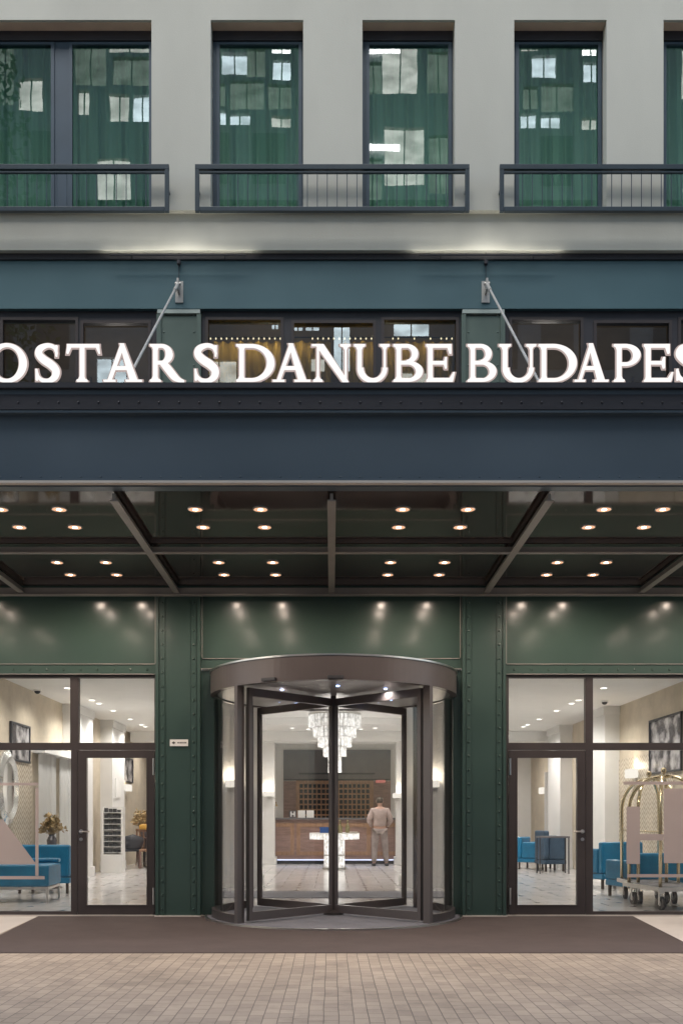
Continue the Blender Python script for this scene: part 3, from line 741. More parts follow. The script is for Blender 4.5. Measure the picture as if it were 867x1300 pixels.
def glyph(ch):
    if ch == 'O': return 1.08, [arc(.54, .5, .54, .525, .345, .445, 0, 360, 56)]
    if ch == 'S': return .64, [brush([(.57,.74,.05),(.565,.80,.07),(.50,.93,.09),(.33,.975,.095),(.14,.89,.15),(.105,.74,.185),(.22,.60,.20),(.42,.46,.205),(.55,.31,.20),(.53,.13,.16),(.38,.02,.10),(.20,.03,.09),(.085,.13,.08),(.05,.27,.05)]), [((.545,.68),(.59,.68)),((.545,.97),(.60,.97))], [((.025,.03),(.075,.03)),((.02,.33),(.065,.33))]]
    if ch == 'T': return .90, [stem(.36, TH, top=False, z1=.95), [((.03,.93),(.03,1.0)),((.87,.93),(.87,1.0))], [((0,.76),(.045,.76)),((.02,.93),(.12,.93)),((.02,1.0),(.14,1.0))], [((.855,.76),(.90,.76)),((.78,.93),(.88,.93)),((.76,1.0),(.88,1.0))]]
    if ch == 'A': return 1.0, [[((.11,.03),(.20,.03)),((.435,.97),(.52,.93))], [((.68,.03),(.89,.03)),((.42,1.02),(.535,1.02))], [((.24,.32),(.24,.40)),((.73,.32),(.73,.40))], serif(0,.31,0), serif(.58,1.0,0)]
    if ch == 'R': return .92, [stem(.10, TH), arc(.32,.735,.30,.265,.115,.19,-90,90), [((.20,.47),(.20,.545)),((.34,.47),(.34,.545))], [((.20,.925),(.20,1.0)),((.34,.925),(.34,1.0))], brush([(.36,.50,.17),(.50,.33,.19),(.66,.13,.18),(.80,.035,.10),(.92,.0,.045)])]
    if ch == 'D': return 1.04, [stem(.10, TH), arc(.42,.5,.62,.5,.42,.425,-90,90,36), [((.2,0),(.2,.075)),((.44,0),(.44,.075))], [((.2,.925),(.2,1)),((.44,.925),(.44,1))]]
    if ch == 'N': return 1.06, [stem(.13,TN,s=.09,sl=.10,top=False), [((.0,1-SF),(.0,1)),((.20,1-SF),(.24,1))], [((.09,1.0),(.30,1.0)),((.80,-.01),(.95,-.01))], stem(.855,TN,s=.09,sl=.12,bot=False,z0=-.01)]
    if ch == 'U': return 1.04, [stem(.12,TH,s=.09,bot=False,z0=.36), arc(.525,.36,.405,.385,.26,.285,180,360,36,cxi=.545+.0), stem(.835,TN,s=.10,bot=False,z0=.34)]
    if ch == 'B': return .84, [stem(.09,TH), arc(.36,.75,.31,.25,.145,.18,-90,90), arc(.40,.27,.40,.27,.215,.20,-90,90), [((.2,.47),(.2,.545)),((.42,.47),(.42,.545))], [((.2,.925),(.2,1)),((.38,.925),(.38,1))], [((.2,0),(.2,.075)),((.42,0),(.42,.075))]]
    if ch == 'P': return .80, [stem(.10,TH), arc(.34,.715,.40,.285,.205,.21,-90,90), [((.2,.43),(.2,.505)),((.36,.43),(.36,.505))], [((.2,.925),(.2,1)),((.36,.925),(.36,1))]]
    if ch == 'E': return .80, [stem(.09,TH,s=.05), [((.2,.925),(.2,1)),((.70,.925),(.70,1))], [((.2,0),(.2,.08)),((.74,0),(.74,.08))], [((.2,.47),(.2,.54)),((.56,.47),(.56,.54))], [((.66,.76),(.71,.76)),((.60,.95),(.71,.95)),((.60,1),(.71,1))], [((.76,.24),(.80,.24)),((.64,.05),(.765,.05)),((.60,0),(.75,0))], [((.54,.36),(.585,.36)),((.50,.50),(.585,.50)),((.54,.65),(.585,.65))]]
SG = thing('illuminated_sign', 'glowing white serif letters EUROSTARS DANUBE BUDAPEST standing along the canopy edge', 'sign', (0, -3.70, 0))
LY = -3.70
def LX(x): return PX(x, LY)
lz0, LH = PZ(484.3, LY), (484.3-437.5)*(CD+LY)/F
word = [('E',-156,-118),('U',-116,-66),('R',-64,-20),('O',-16,34.5),('S',45,75.5),('T',85,127.5),('A',132,180.5),('R',190,234),('S',246.5,277.5),('D',299.5,348.5),('A',346.5,394),('N',396,447.5),('U',448,496.5),('B',499,538.5),('E',539,577),('B',593,631.5),('U',632,682.5),('D',682.5,731.5),('A',729,771.5),('P',778,815),('E',815,853.5),('S',857,888),('T',894,936)]
for ch, a, b in word:
    w, prs = glyph(ch)
    x0, x1 = LX(a), LX(b); sx = (x1-x0)/w
    bot = MB(); rim = MB()
    for i, pr in enumerate(prs):
        q = [((x0+p[0]*sx, lz0+p[1]*LH), (x0+r[0]*sx, lz0+r[1]*LH)) for p, r in pr]
        strip(bot, q, -.012-.0003*i, .008)
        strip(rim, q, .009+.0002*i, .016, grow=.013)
    lo = bot.build('letter', 'letter_light', SG, label='glowing white capital letter ' + ch)
    rim.build('halo_rim', 'halo_light', lo)  # glowing outline added behind the letter as its halo
    ft = MB().box(x0+.25*(x1-x0)-.008, x0+.25*(x1-x0)+.008, .018, .034, 5.02, lz0+.05).box(x0+.7*(x1-x0)-.008, x0+.7*(x1-x0)+.008, .018, .034, 5.02, lz0+.05)
    ft.build('letter_foot', 'charcoal', lo)

# ------------------------------------------------------------------ balcony railings
def railing(px0, px1, label):
    Y = -0.36; X = lambda x: PX(x, Y); Z = lambda y: PZ(y, Y)
    T = thing('balcony_railing', label, 'railing', (X(px0), Y, Z(269)), group='balcony railings under the upper windows')
    ox, oy, oz = X(px0), Y, Z(269)
    L = X(px1)-X(px0); Hh = Z(209.5)-oz
    MB().box(0, L, -.02, .03, Hh-.062, Hh).build('top_rail', 'rail_paint', T, bevel=.004)
    MB().box(.055, L-.055, -.02, .03, 0.0, .055).build('bottom_rail', 'rail_paint', T, bevel=.004)
    MB().box(.055, L-.055, -.012, .022, Hh-.10, Hh-.083).build('under_rail', 'rail_paint', T)
    for x in (0, L-.052): MB().box(x, x+.052, -.018, .028, -.0, Hh-.063).build('post', 'rail_paint', T, bevel=.003)
    n = int((L-.1)/.122)
    x0 = (L-(n-1)*.122)/2
    for i in range(n):
        if i == 0 or i == n-1: continue
        MB().tube((x0+i*.122, .004, .05), (x0+i*.122, .004, Hh-.06), .0055, n=6).build('baluster', 'rail_paint', T)
    for x in (.0, L-.052): MB().box(x+.01, x+.042, .029, .17, .30, .33).build('wall_fixing', 'rail_paint', T)
railing(-70, 215, 'dark steel balcony railing below the double window at upper left')
railing(248, 595.5, 'dark steel balcony railing spanning the two single windows above DANUBE')
railing(634, 981, 'dark steel balcony railing at upper right, cut by the picture edge')

# ------------------------------------------------------------------ revolving door
RV = thing('revolving_door', 'round four-winged glass revolving door in dark bronze frame at the centre', 'revolving door', (PX(423.3), 0.0, 0))
Rr = 1.545
MB().arcwall((0,0), Rr-.08, Rr, R(178), R(362), 2.775, 3.055, 64).arcwall((0,0), Rr-.08, Rr, R(2), R(178), 2.775, 3.03, 40).build('drum_ring', 'ring_bronze', RV)
MB().arcwall((0,0), Rr+.001, Rr+.012, R(178), R(362), 3.044, 3.063, 64).build('ring_trim', 'steel', RV)
MB().arcwall((0,0), 0.001, Rr-.085, 0, 2*pi, 2.79, 2.83, 64).build('drum_ceiling', 'drum_grey', RV)
MB().arcwall((0,0), 0.001, Rr-.085, 0, 2*pi, 2.9, 2.93, 64).build('drum_top', 'bronze_frame', RV)
MB().arcwall((0,0), 0.001, Rr+.04, 0, 2*pi, 0.0, 0.022, 64).build('floor_disc', 'mat_grey', RV)
MB().arcwall((0,0), Rr+.041, Rr+.075, R(180), R(360), 0.0, 0.024, 64).build('floor_ring', 'steel', RV)
ga = [(R(135+6), R(225-3)), (R(-45+3), R(45-6))]
for a0, a1 in ga:
    cp = MB()
    for i in range(28):
        p, q = a0+(a1-a0)*i/28, a0+(a1-a0)*(i+1)/28; r_ = Rr-.05
        cp.poly([(r_*cos(p), r_*sin(p), .12), (r_*cos(q), r_*sin(q), .12), (r_*cos(q), r_*sin(q), 2.775), (r_*cos(p), r_*sin(p), 2.775)])
    cp.build('curved_pane', 'curved_glass', RV, smooth=True)
    MB().arcwall((0,0), Rr-.085, Rr-.015, a0, a1, .023, .12, 28).build('curved_base', 'bronze_frame', RV)
for a in (R(225-2), R(-45+2), R(135+5), R(45-5), R(180-8), R(8)):
    c = Vector((cos(a), sin(a))); r0, r1 = Rr-.10, Rr-.0
    u = Vector((-c.y, c.x))*(.027 if a not in (R(172), R(8)) else .022)
    pts = [c*r0-u, c*r1-u, c*r1+u, c*r0+u]
    MB().prism([(p.x, p.y) for p in pts], 'z', .023, 2.775).build('post', 'ring_bronze', RV)
MB().tube((0,0,.023), (0,0,2.79), .036, n=20).build('centre_post', 'bronze_frame', RV, smooth=False)
MB().lathe([(.05,0),(.13,0),(.13,.03),(.05,.06)], (0,0,.024), 24).build('pivot_cover', 'bronze_frame', RV)
for k in range(4):
    a = R(45+90*k+1)
    Wg = bpy.data.objects.new('wing', None); COL.objects.link(Wg); Wg.parent = RV; Wg.rotation_euler = (0, 0, a)
    MB().holes(.037, 1.425, .05, 2.755, [(.060, 1.375, .15, 2.66)], -.024, .024).build('wing_frame', 'ring_bronze', Wg)
    MB().poly([(.055,0,.145),(1.38,0,.145),(1.38,0,2.665),(.055,0,2.665)]).build('wing_pane', 'door_glass', Wg)
    MB().box(1.426, 1.44, -.012, .012, .05, 2.755).build('brush_seal', 'rubber', Wg)
for x, y in ((-.62, -.62), (.05, -.95), (.62, -.7), (.75, .35), (-.5, .75)):
    MB().lathe([(.001,-.006),(.016,-.006),(.02,0)], (x, y, 2.789), 12).build('ceiling_led', 'blue_led', RV)
for x in (-.72, 0.02):
    a = math.asin(x/Rr); y = -Rr*cos(a)
    s_ = MB().box(-.09, .09, -.035, .01, -.018, .018).build('door_sensor', 'charcoal', RV, bevel=.006)
    s_.location = (x*1.005, y*1.005, 2.80); s_.rotation_euler = (0, 0, a)
for x, y in ((-.62, -.62), (.05, -.95), (.62, -.7), (.75, .35), (-.5, .75)):
    lamp('SPOT', (PX(423.3)+x, y, 2.775), 5, (1, .96, .92), .012, target=(PX(423.3)+x, y, 0), spot=160, blend=1)

# ------------------------------------------------------------------ lobby shell
XL, XR, YB, ZC = -5.4, 5.9, 16.0, 3.55
cl = MB().box(XL-.2, XR+.2, .26, YB+.3, ZC, ZC+.12)
cl.build('lobby_ceiling', 'ceiling_white', H)
MB().box(XL-.2, XR+.2, .2, .26, 3.3, ZC+.12).build('ceiling_edge', 'ceiling_white', H)
MB().box(XL-.12, XL, .26, YB, .012, ZC).build('lobby_wall', 'wallpaper', H)
MB().box(XR, XR+.12, .26, YB, .012, ZC).build('lobby_wall', 'wallpaper', H)
MB().box(XL-.2, XR+.2, YB, YB+.12, .012, ZC).build('lobby_wall', 'white_plaster', H)
MB().box(XL+.001, XL+.012, 1.0, 5.0, .1, 2.45).build('herringbone_panel', 'herring_paper', H)
MB().box(XR-.012, XR-.001, 4.3, 7.9, .1, 2.45).build('herringbone_panel', 'herring_paper', H)
def pil(x0, x1, y0, y1, zb=.012):
    p = MB().box(x0, x1, y0, y1, zb, ZC-.001).box(x0-.04, x1+.04, y0-.04, y1+.04, zb, .22).box(x0-.03, x1+.03, y0-.03, y1+.03, ZC-.18, ZC-.002)
    p.build('pilaster', 'white_plaster', H)
pil(XL, XL+.28, 7.0, 8.3); pil(XL, XL+.28, 10.1, 11.4)
pil(XR-.3, XR, 7.4, 8.7); pil(XR-.3, XR, 11.2, 12.5)
pil(-2.35, -1.28, 4.8, 5.4); pil(1.28, 2.35, 4.8, 5.4)
pil(-2.05, -1.52, 13.2, 13.6); pil(1.72, 2.2, 13.2, 13.6)
MB().box(-5.3, 5.8, 12.9, 13.7, 3.28, ZC-.003).build('ceiling_beam', 'ceiling_white', H)
MB().box(-1.5, 1.7, 9.6, 9.9, 3.40, ZC-.003).build('ceiling_beam', 'ceiling_white', H)
# floor pieces
sm = MB().box(-1.9, 1.9, 2.6, 3.9, .0125, .02).build('lobby_mat', 'mat_grey'); tag(sm, 'blue grey mat on the lobby floor just inside the revolving door', 'floor mat')
# skirting
MB().box(XL+.001, XL+.02, .3, 6.95, .013, .12).build('skirting', 'white_plaster', H); MB().box(XR-.02, XR-.001, .3, 7.3, .013, .12).build('skirting', 'white_plaster', H)

# lobby downlights
dl = MB().lathe([(.085,0),(.09,-.006),(.06,-.008),(.058,0)], n=20); dz = MB().lathe([(.001,-.006),(.055,-.006),(.058,-.001)], n=16)
P0 = None
for X in (-4.66, 4.8):
    for Y in (1.5, 3.0, 4.7, 6.4, 6.95, 8.2, 9.9, 11.2, 11.7, 14.2):
        if P0 is None:
            P0 = thing('ceiling_downlight', 'x', 'ceiling light', (X, Y, ZC), group='round white downlights in the lobby ceiling')
            dl.build('trim_ring', 'ceiling_white', P0); dz.build('lens', 'lobby_lens', P0); o = P0
        else: o = copy_tree(P0)
        o['label'] = 'round recessed white downlight in the lobby ceiling above the %s seating' % ('left' if X < 0 else 'right')
        o['group'] = 'round lobby downlights above the %s seating' % ('left' if X < 0 else 'right')
        o.location = (X, Y, ZC)
        lamp('SPOT', (X, Y, ZC-.03), 38, (1.0, .96, .91), .06, target=(X, Y, 0), spot=150, blend=.8)
for X, Y in ((-1.0, 12.0), (-.6, 12.3), (.75, 12.3), (1.1, 12.0), (-.9, 7.0), (.95, 7.0), (0, 2.2)):
    o = copy_tree(P0); o.location = (X, Y, ZC); o['label'] = 'small round downlight in the lobby ceiling along the middle aisle'; o['group'] = 'round lobby downlights of the middle aisle'
    lamp('SPOT', (X, Y, ZC-.03), 29, (1.0, .96, .91), .06, target=(X, Y, 0), spot=150, blend=.8)

for x, y, lb in ((PX(48, 4.9), 4.9, 'small dark dome camera on the lobby ceiling above the white curtains'), (PX(767, 6.5), 6.5, 'small dark dome camera on the lobby ceiling near the right wall')):
    dc = thing('dome_camera', lb, 'camera', (x, y, ZC))
    MB().lathe([(.001,0),(.07,0),(.07,-.025),(.06,-.03)], n=18).build('camera_base', 'ceiling_white', dc)
    MB().lathe([(.055,-.031),(.05,-.055),(.03,-.075),(.001,-.082)], n=18).build('camera_dome', 'charcoal', dc, smooth=True)

# ------------------------------------------------------------------ reception
DK = thing('reception_desk', 'long brown wooden reception desk with dark counter top at the back of the lobby', 'desk', (0.05, 14, 0))
MB().box(-2.3, 2.3, -.28, .3, .1, 1.22).build('desk_body', 'wood_brown', DK)
MB().box(-2.36, 2.36, -.36, .36, 1.22, 1.27).build('counter_top', 'grey_panel', DK)
MB().box(-2.25, 2.25, -.22, .25, .013, .1).build('plinth', 'charcoal', DK)
MB().box(-2.28, 2.28, -.31, -.285, .11, .14).build('light_strip', 'strip_led', DK)
for x in (-1.55, -.52, .52, 1.55):
    MB().holes(x-.48, x+.48, .25, 1.12, [(x-.38, x+.38, .35, 1.02)], -.30, -.281).build('front_panel', 'wood_light', DK)
CB = thing('pigeonhole_cabinet', 'brown wall cabinet with rows of dark key pigeonholes behind the reception desk', 'cabinet', (0.08, 15.98, 0))
hs = []
for i in range(16):
    for k in range(7):
        x = -1.02+i*.13; z = 1.22+k*.155
        hs.append((x, x+.10, z, z+.115))
MB().holes(-1.12, 1.14, 1.1, 2.36, hs, -.3, -.05).build('cabinet_front', 'wood_light', CB)
MB().box(-1.11, 1.13, -.049, -.0, 1.11, 2.35).build('cabinet_back', 'charcoal', CB)
MB().box(-1.5, 1.66, -.045, -.005, .1, 1.09).build('lower_panel', 'wood_brown', CB)
MB().box(-1.5, -1.13, -.04, -.005, 1.1, 2.36).box(1.15, 1.66, -.04, -.005, 1.1, 2.36).build('side_board', 'wood_brown', CB)
MR = thing('wall_panel', 'dark grey mirror panel with arched trim above the key cabinet', 'wall panel', (0.08, 15.98, 0))
MB().box(-1.5, 1.66, -.03, -.004, 2.37, 3.28).build('panel', 'grey_panel', MR)
MB().box(-1.5, 1.66, -.06, -.031, 2.37, 2.42).box(-1.05, 1.2, -.07, -.031, 2.55, 2.60).build('trim', 'charcoal', MR)
for k, (x, m) in enumerate(((-1.95, 'H'), (-1.66, ''), (-1.37, ''))):
    x = PX(372+k*11, 14)
    t = thing('desk_sign', ['small dark stand with a white letter H on the reception desk', 'blank white card holder beside the letter H on the reception desk', 'blank white card holder nearest the centre post on the reception desk'][k], 'desk sign', (x, 13.9, 1.27))
    MB().box(-.10, .10, -.02, .02, 0, .2).build('card', 'grey_panel' if m else 'paper', t)
    if m: MB().box(-.06, -.03, -.026, -.021, .03, .17).box(.03, .06, -.026, -.021, .03, .17).box(-.03, .03, -.026, -.021, .085, .115).build('lettering', 'paper', t)

def bouquet(loc, r, h, label, n=60, mat='dried_leaf'):
    t = thing('flower_vase', label, 'vase', loc)
    MB().lathe([(.05,0),(.08,.05),(.09,.14),(.05,.22),(.06,.24)], n=16).build('vase', 'grey_panel', t)
    b = MB()
    for i in range(n):
        a = random.uniform(0, 2*pi); e = random.uniform(.3, 1.4); L = r*random.uniform(.5, 1)
        p = Vector((cos(a)*cos(e)*L, sin(a)*cos(e)*L, .24+sin(e)*h*random.uniform(.4, 1)))
        q = Vector((0, 0, .22)); b.tube(q, p, .004, .002, 4)
        for j in range(5):
            c = p + Vector([random.uniform(-.05, .05) for _ in range(3)])
            u = Vector([random.uniform(-1, 1) for _ in range(3)]).normalized()*.045; w = Vector([random.uniform(-1, 1) for _ in range(3)]).normalized()*.03
            b.poly([c-u, c+w, c+u, c-w])
    b.build('dried_flowers', mat, t)
    return t
bouquet((PX(343, 14), 13.95, 1.27), .22, .35, 'dried flower arrangement at the left end of the reception desk')
rs = thing('exit_light', 'small red lit sign on the wall right of the key cabinet', 'sign', (PX(483, 15.9), 15.9, PZ(992, 15.9)))
MB().box(-.14, .14, -.03, .03, -.04, .04).build('sign_box', 'red_sign', rs)

# chandelier
CH = thing('chandelier', 'tiered lit crystal tube chandelier hanging inside behind the revolving door', 'chandelier', (PX(425, 8), 8, 0))
prof = [(.53, 3.42, 3.17), (.43, 3.16, 2.97), (.33, 2.96, 2.76), (.22, 2.75, 2.56), (.115, 2.55, 2.22)]
MB().lathe([(.56,3.43),(.56,3.47),(.1,3.49),(.1,3.549)], n=32).build('ceiling_plate', 'steel', CH)
for r, z1, z0 in prof:
    b = MB(); n = max(8, int(2*pi*r/.085))
    for i in range(n):
        a = 2*pi*i/n; b.tube((r*cos(a), r*sin(a), z0+random.uniform(-.012, .012)), (r*cos(a), r*sin(a), z1), .028, n=7)
    b.build('crystal_tier', 'crystal_light', CH)
    MB().arcwall((0,0), r-.05, r+.032, 0, 2*pi, z1, z1+.008, 28).build('tier_ring', 'steel', CH)
lamp('POINT', (PX(425, 8), 8, 2.0), 20, (1, .95, .88), .3)

# lit glass table
GT = thing('pedestal_table', 'round lit glass pedestal table standing below the chandelier', 'table', (PX(424.5, 11.1), 11.1, 0.012))
MB().lathe([(.30,0),(.30,.04),(.24,.05)], n=28).build('base_plate', 'steel', GT)
b = MB()
for i in range(18):
    a = 2*pi*i/18; b.tube((.22*cos(a), .22*sin(a), .05), (.22*cos(a), .22*sin(a), .72), .034, n=7)
b.build('stem', 'crystal_light', GT)
MB().arcwall((0,0), .2, .262, 0, 2*pi, .33, .36, 24).build('stem_ring', 'steel', GT)
b = MB()
for i in range(40):
    a = 2*pi*i/40; b.tube((.57*cos(a), .57*sin(a), .73), (.57*cos(a), .57*sin(a), .86), .038, n=7)
b.build('top_ring', 'crystal_light', GT)
MB().lathe([(.001,.865),(.61,.865),(.61,.885),(.001,.885)], n=36).build('table_top', 'paper', GT)
tx, ty, tz = PX(424.5, 11.1), 11.1, .898
bx = thing('gift_box', 'small blue box on the round lit table', 'box', (tx-.22, ty-.2, tz)); MB().box(-.13, .13, -.08, .08, 0, .11).build('box_body', 'blue_card', bx); MB().box(-.135, .135, -.085, .085, .111, .14).build('box_lid', 'blue_card', bx)
for k, dx in enumerate((.14, .32)):
    bo = thing('bottle', ['bottle on the lit table nearest the door post', 'bottle on the lit table beside the leaflet tray'][k], 'bottle', (tx+dx, ty-.1, tz))
    MB().lathe([(.05,0),(.055,.01),(.055,.15),(.02,.21),(.018,.29)], n=14).build('bottle_body', 'bottle_glass', bo, smooth=True); MB().lathe([(.02,.291),(.02,.32),(.001,.32)], n=10).build('cap', 'brass', bo)
tr = MB().box(tx+.36, tx+.56, ty-.35, ty-.05, tz, tz+.03).build('leaflet_tray', 'stone_pale'); tag(tr, 'shallow pale leaflet tray at the right rim of the lit table', 'tray')

# sconces
def sconce(loc, rz, label, w=.15, h=.12):
    t = thing('wall_sconce', label, 'wall lamp', loc, rz)
    MB().box(-.05, .05, -.03, 0, -.10, .05).build('wall_plate', 'steel', t)
    MB().box(-w/2, w/2, -.16, -.03, -.02, h-.02).build('lamp_shade', 'shade_light', t)
    q = lamp('POINT', (0, -.12, h+.05), 2.2, (1, .85, .65), .05, parent=t)
sconce((PX(293, 4.8), 4.79, PZ(998, 4.8)), 0, 'lit wall lamp on the white pier seen through the left curved glass')
sconce((PX(551, 4.8), 4.79, PZ(998, 4.8)), 0, 'lit wall lamp on the white pier seen through the right curved glass')
sconce((PX(342, 13.2), 13.19, PZ(1010, 13.2)), 0, 'lit wall lamp on the left pillar over the reception desk', .3)
sconce((PX(504, 13.2), 13.19, PZ(1012, 13.2)), 0, 'lit wall lamp on the right pillar over the reception desk', .25)
for (x, y, z, s, lb) in ((XL+.01, 12.6, 1.98, 1, 'lit square wall lamp over the dining chairs seen through the left door'), (XR-.01, 14.0, 1.95, -1, 'lit square wall lamp over the blue armchair seen through the right door'), (XR-.01, 6.3, 2.05, -1, 'wide lit wall lamp above the luggage carts')):
    sconce((x, y, z), R(90)*s, lb, .42, .17)

# ------------------------------------------------------------------ left side furniture
def pleat(name, x, y0, y1, z0, z1, mat, label):
    b = MB(); n = int((y1-y0)/.02); rows = [[(x+.035*sin(i*.9)+.01*sin(i*.37), y0+(y1-y0)*i/n, z) for i in range(n+1)] for z in (z0, z1)]
    for i in range(n): b.poly([rows[0][i], rows[0][i+1], rows[1][i+1], rows[1][i]])
    return tag(b.build(name, mat, smooth=True), label, 'curtain', 'white lobby curtains')
pleat('white_curtain', XL+.12, 5.05, 6.05, .06, 2.42, 'white_curtain', 'white pleated curtain beside the herringbone wall, left of the gold strip')
pleat('white_curtain', XL+.12, 6.36, 6.98, .06, 2.42, 'white_curtain', 'white pleated curtain between the gold strip and the first white pilaster')
gs = MB().box(XL+.02, XL+.06, 6.08, 6.33, .1, 2.42).build('gold_panel', 'brass'); tag(gs, 'narrow upright gold strip between two white curtains', 'wall panel')
pe = MB().box(XL, XL+.25, 5.0, 7.0, 2.43, 2.55).build('curtain_pelmet', 'white_plaster'); tag(pe, 'white pelmet above the white lobby curtains', 'pelmet')

OM = thing('oval_mirror', 'tall oval mirror with crumpled silver frame on the left wall', 'mirror', (XL+.03, 3.66, 1.75))
b = MB(); n = 40
def ell(a, r, d): return (d, .46*r*cos(a), .62*r*sin(a))
for i in range(n):
    a, c = 2*pi*i/n, 2*pi*(i+1)/n
    k1 = 1.0+.03*sin(a*10); k2 = 1.0+.03*sin(c*10)
    b.poly([ell(a, .68, .03), ell(c, .68, .03), ell(c, .84, .07), ell(a, .84, .07)])
    b.poly([ell(a, .84, .07), ell(c, .84, .07), ell(c, k2, .02), ell(a, k1, .02)])
    b.poly([ell(a, k1, .02), ell(c, k2, .02), ell(c, k2, -.012), ell(a, k1, -.012)])
b.build('mirror_frame', 'silver_foil', OM)
pbr('mirror', (.8,.82,.84), .03, metal=1.0, var=0)
MB().poly([ell(2*pi*i/n, .69, .028) for i in range(n)]).build('mirror_glass', 'mirror', OM)
def picture(x, s, y0, y1, z0, z1, label):
    t = thing('framed_picture', label, 'picture', (x, (y0+y1)/2, (z0+z1)/2))
    hy, hz = (y1-y0)/2, (z1-z0)/2
    fr = MB()
    fr.box(0, s*.04, -hy, hy, hz-.035, hz).box(0, s*.04, -hy, hy, -hz, -hz+.035).box(0, s*.04, -hy, -hy+.035, -hz+.036, hz-.036).box(0, s*.04, hy-.035, hy, -hz+.036, hz-.036)
    fr.build('picture_frame', 'charcoal', t)
    MB().box(0, s*.02, -hy+.034, hy-.034, -hz+.034, hz-.034).build('print', 'photo_print', t)
picture(XL+.002, 1, 3.86, 4.86, 2.22, 2.88, 'black framed grey print high on the left wall above the oval mirror')
picture(XL+.002, 1, 12.0, 13.6, 2.2, 2.85, 'black framed print above the lamp seen through the left door glass')
picture(XR-.002, -1, 3.9, 5.5, 2.05, 3.05, 'large grey framed print on the right wall above the luggage carts')
picture(XR-.002, -1, 9.3, 10.4, 1.9, 2.7, 'narrow dark framed print behind the white pilaster, right door')

def armchair(loc, rz, label, w=.9, d=.85, h=.78, mat='blue_velvet', cat='armchair', group='blue velvet lobby seats'):
    t = thing('armchair' if w < 1.2 else 'sofa', label, cat, loc, rz, group)
    lh = .17; sh = .42
    MB().box(-w/2+.1, w/2-.1, -d/2+.02, d/2-.14, lh+.10, sh).build('seat', mat, t, bevel=.03)
    MB().box(-w/2, w/2, -d/2, d/2, lh, lh+.095).build('seat_base', mat, t, bevel=.015)
    MB().box(-w/2, w/2, d/2-.13, d/2, lh+.10, h).build('backrest', mat, t, bevel=.035)
    for s in (-1, 1):
        MB().box(s*w/2, s*(w/2-.095), -d/2, d/2-.135, lh+.10, h-.12).build('armrest', mat, t, bevel=.03)
        for q in (-1, 1):
            MB().prism([(s*(w/2-.05)-.02, q*(d/2-.06)-.02), (s*(w/2-.05)+.02, q*(d/2-.06)-.02), (s*(w/2-.05)+.02, q*(d/2-.06)+.02), (s*(w/2-.05)-.02, q*(d/2-.06)+.02)], 'z', .0, lh).build('leg', 'dark_leg', t)
    return t
# low bench in front and armchair behind, left
BN = thing('sofa', 'low blue upholstered bench on a steel frame at the left edge behind the shop window', 'bench', (-5.0, 2.15, .012), R(4))
MB().box(-.85, .85, -.42, .42, .23, .55).build('seat', 'blue_velvet', BN, bevel=.03)
MB().box(-.85, .85, .25, .42, .56, .62).build('seat_rim', 'blue_velvet', BN, bevel=.02)
MB().box(-.84, .84, -.41, -.38, .19, .225).box(-.84, .84, .38, .41, .19, .225).box(.81, .84, -.379, .379, .19, .225).box(-.84, -.81, -.379, .379, .19, .225).build('frame', 'steel', BN)
for sx in (-.825, .825):
    for sy in (-.395, .395): MB().box(sx-.015, sx+.015, sy-.015, sy+.015, 0, .189).build('leg', 'steel', BN)
armchair((-4.72, 3.85, .012), R(180), 'blue velvet armchair facing inward, behind the bench by the left door', .88, .8, .8)
bouquet((-5.15, 3.3, .0 + .013), .25, .35, 'dried grass bouquet on the floor beside the blue armchair, left window', 70)
sv = [o for o in bpy.data.objects if o.get('label', '').startswith('dried grass bouquet')][0]; sv.location = (-4.95, 4.75, .72)
ST = thing('side_table', 'dark side table with dried bouquet behind the left blue armchair', 'side table', (-4.95, 4.75, .012))
MB().lathe([(.001,.68),(.24,.68),(.24,.705),(.001,.705)], n=24).build('table_top', 'wood_brown', ST); MB().tube((0,0,.02), (0,0,.679), .025).build('stem', 'dark_leg', ST); MB().lathe([(.001,0),(.18,0),(.18,.02),(.001,.02)], n=24).build('base', 'dark_leg', ST)

# brochure rack
BR = thing('brochure_rack', 'white rack with rows of dark leaflets beside the pilaster, left door', 'rack', (-4.98, 9.6, .012))
MB().box(-.24, .24, -.16, .16, 0, .42).build('cabinet', 'white_plaster', BR)
MB().box(-.24, .24, .10, .14, .421, 1.5).box(-.24, -.20, -.12, .099, .421, 1.5).box(.20, .24, -.12, .099, .421, 1.5).build('rack_frame', 'white_plaster', BR)
for k in range(8):
    z = .45+k*.13
    MB().box(-.199, .199, -.10, .099, z, z+.012).build('shelf', 'white_plaster', BR)
    b = MB()
    for i in range(4): b.box(-.19+i*.097, -.19+i*.097+.085, -.06, -.03, z+.013, z+.013+random.choice((.06, .085, .1)))
    b.build('leaflets', 'ink', BR)
pb = MB().box(XL+.281, XL+.30, 10.4, 10.9, 1.75, 2.2).build('wall_notice', 'paper'); tag(pb, 'white framed notice on the second pilaster, left door', 'notice')

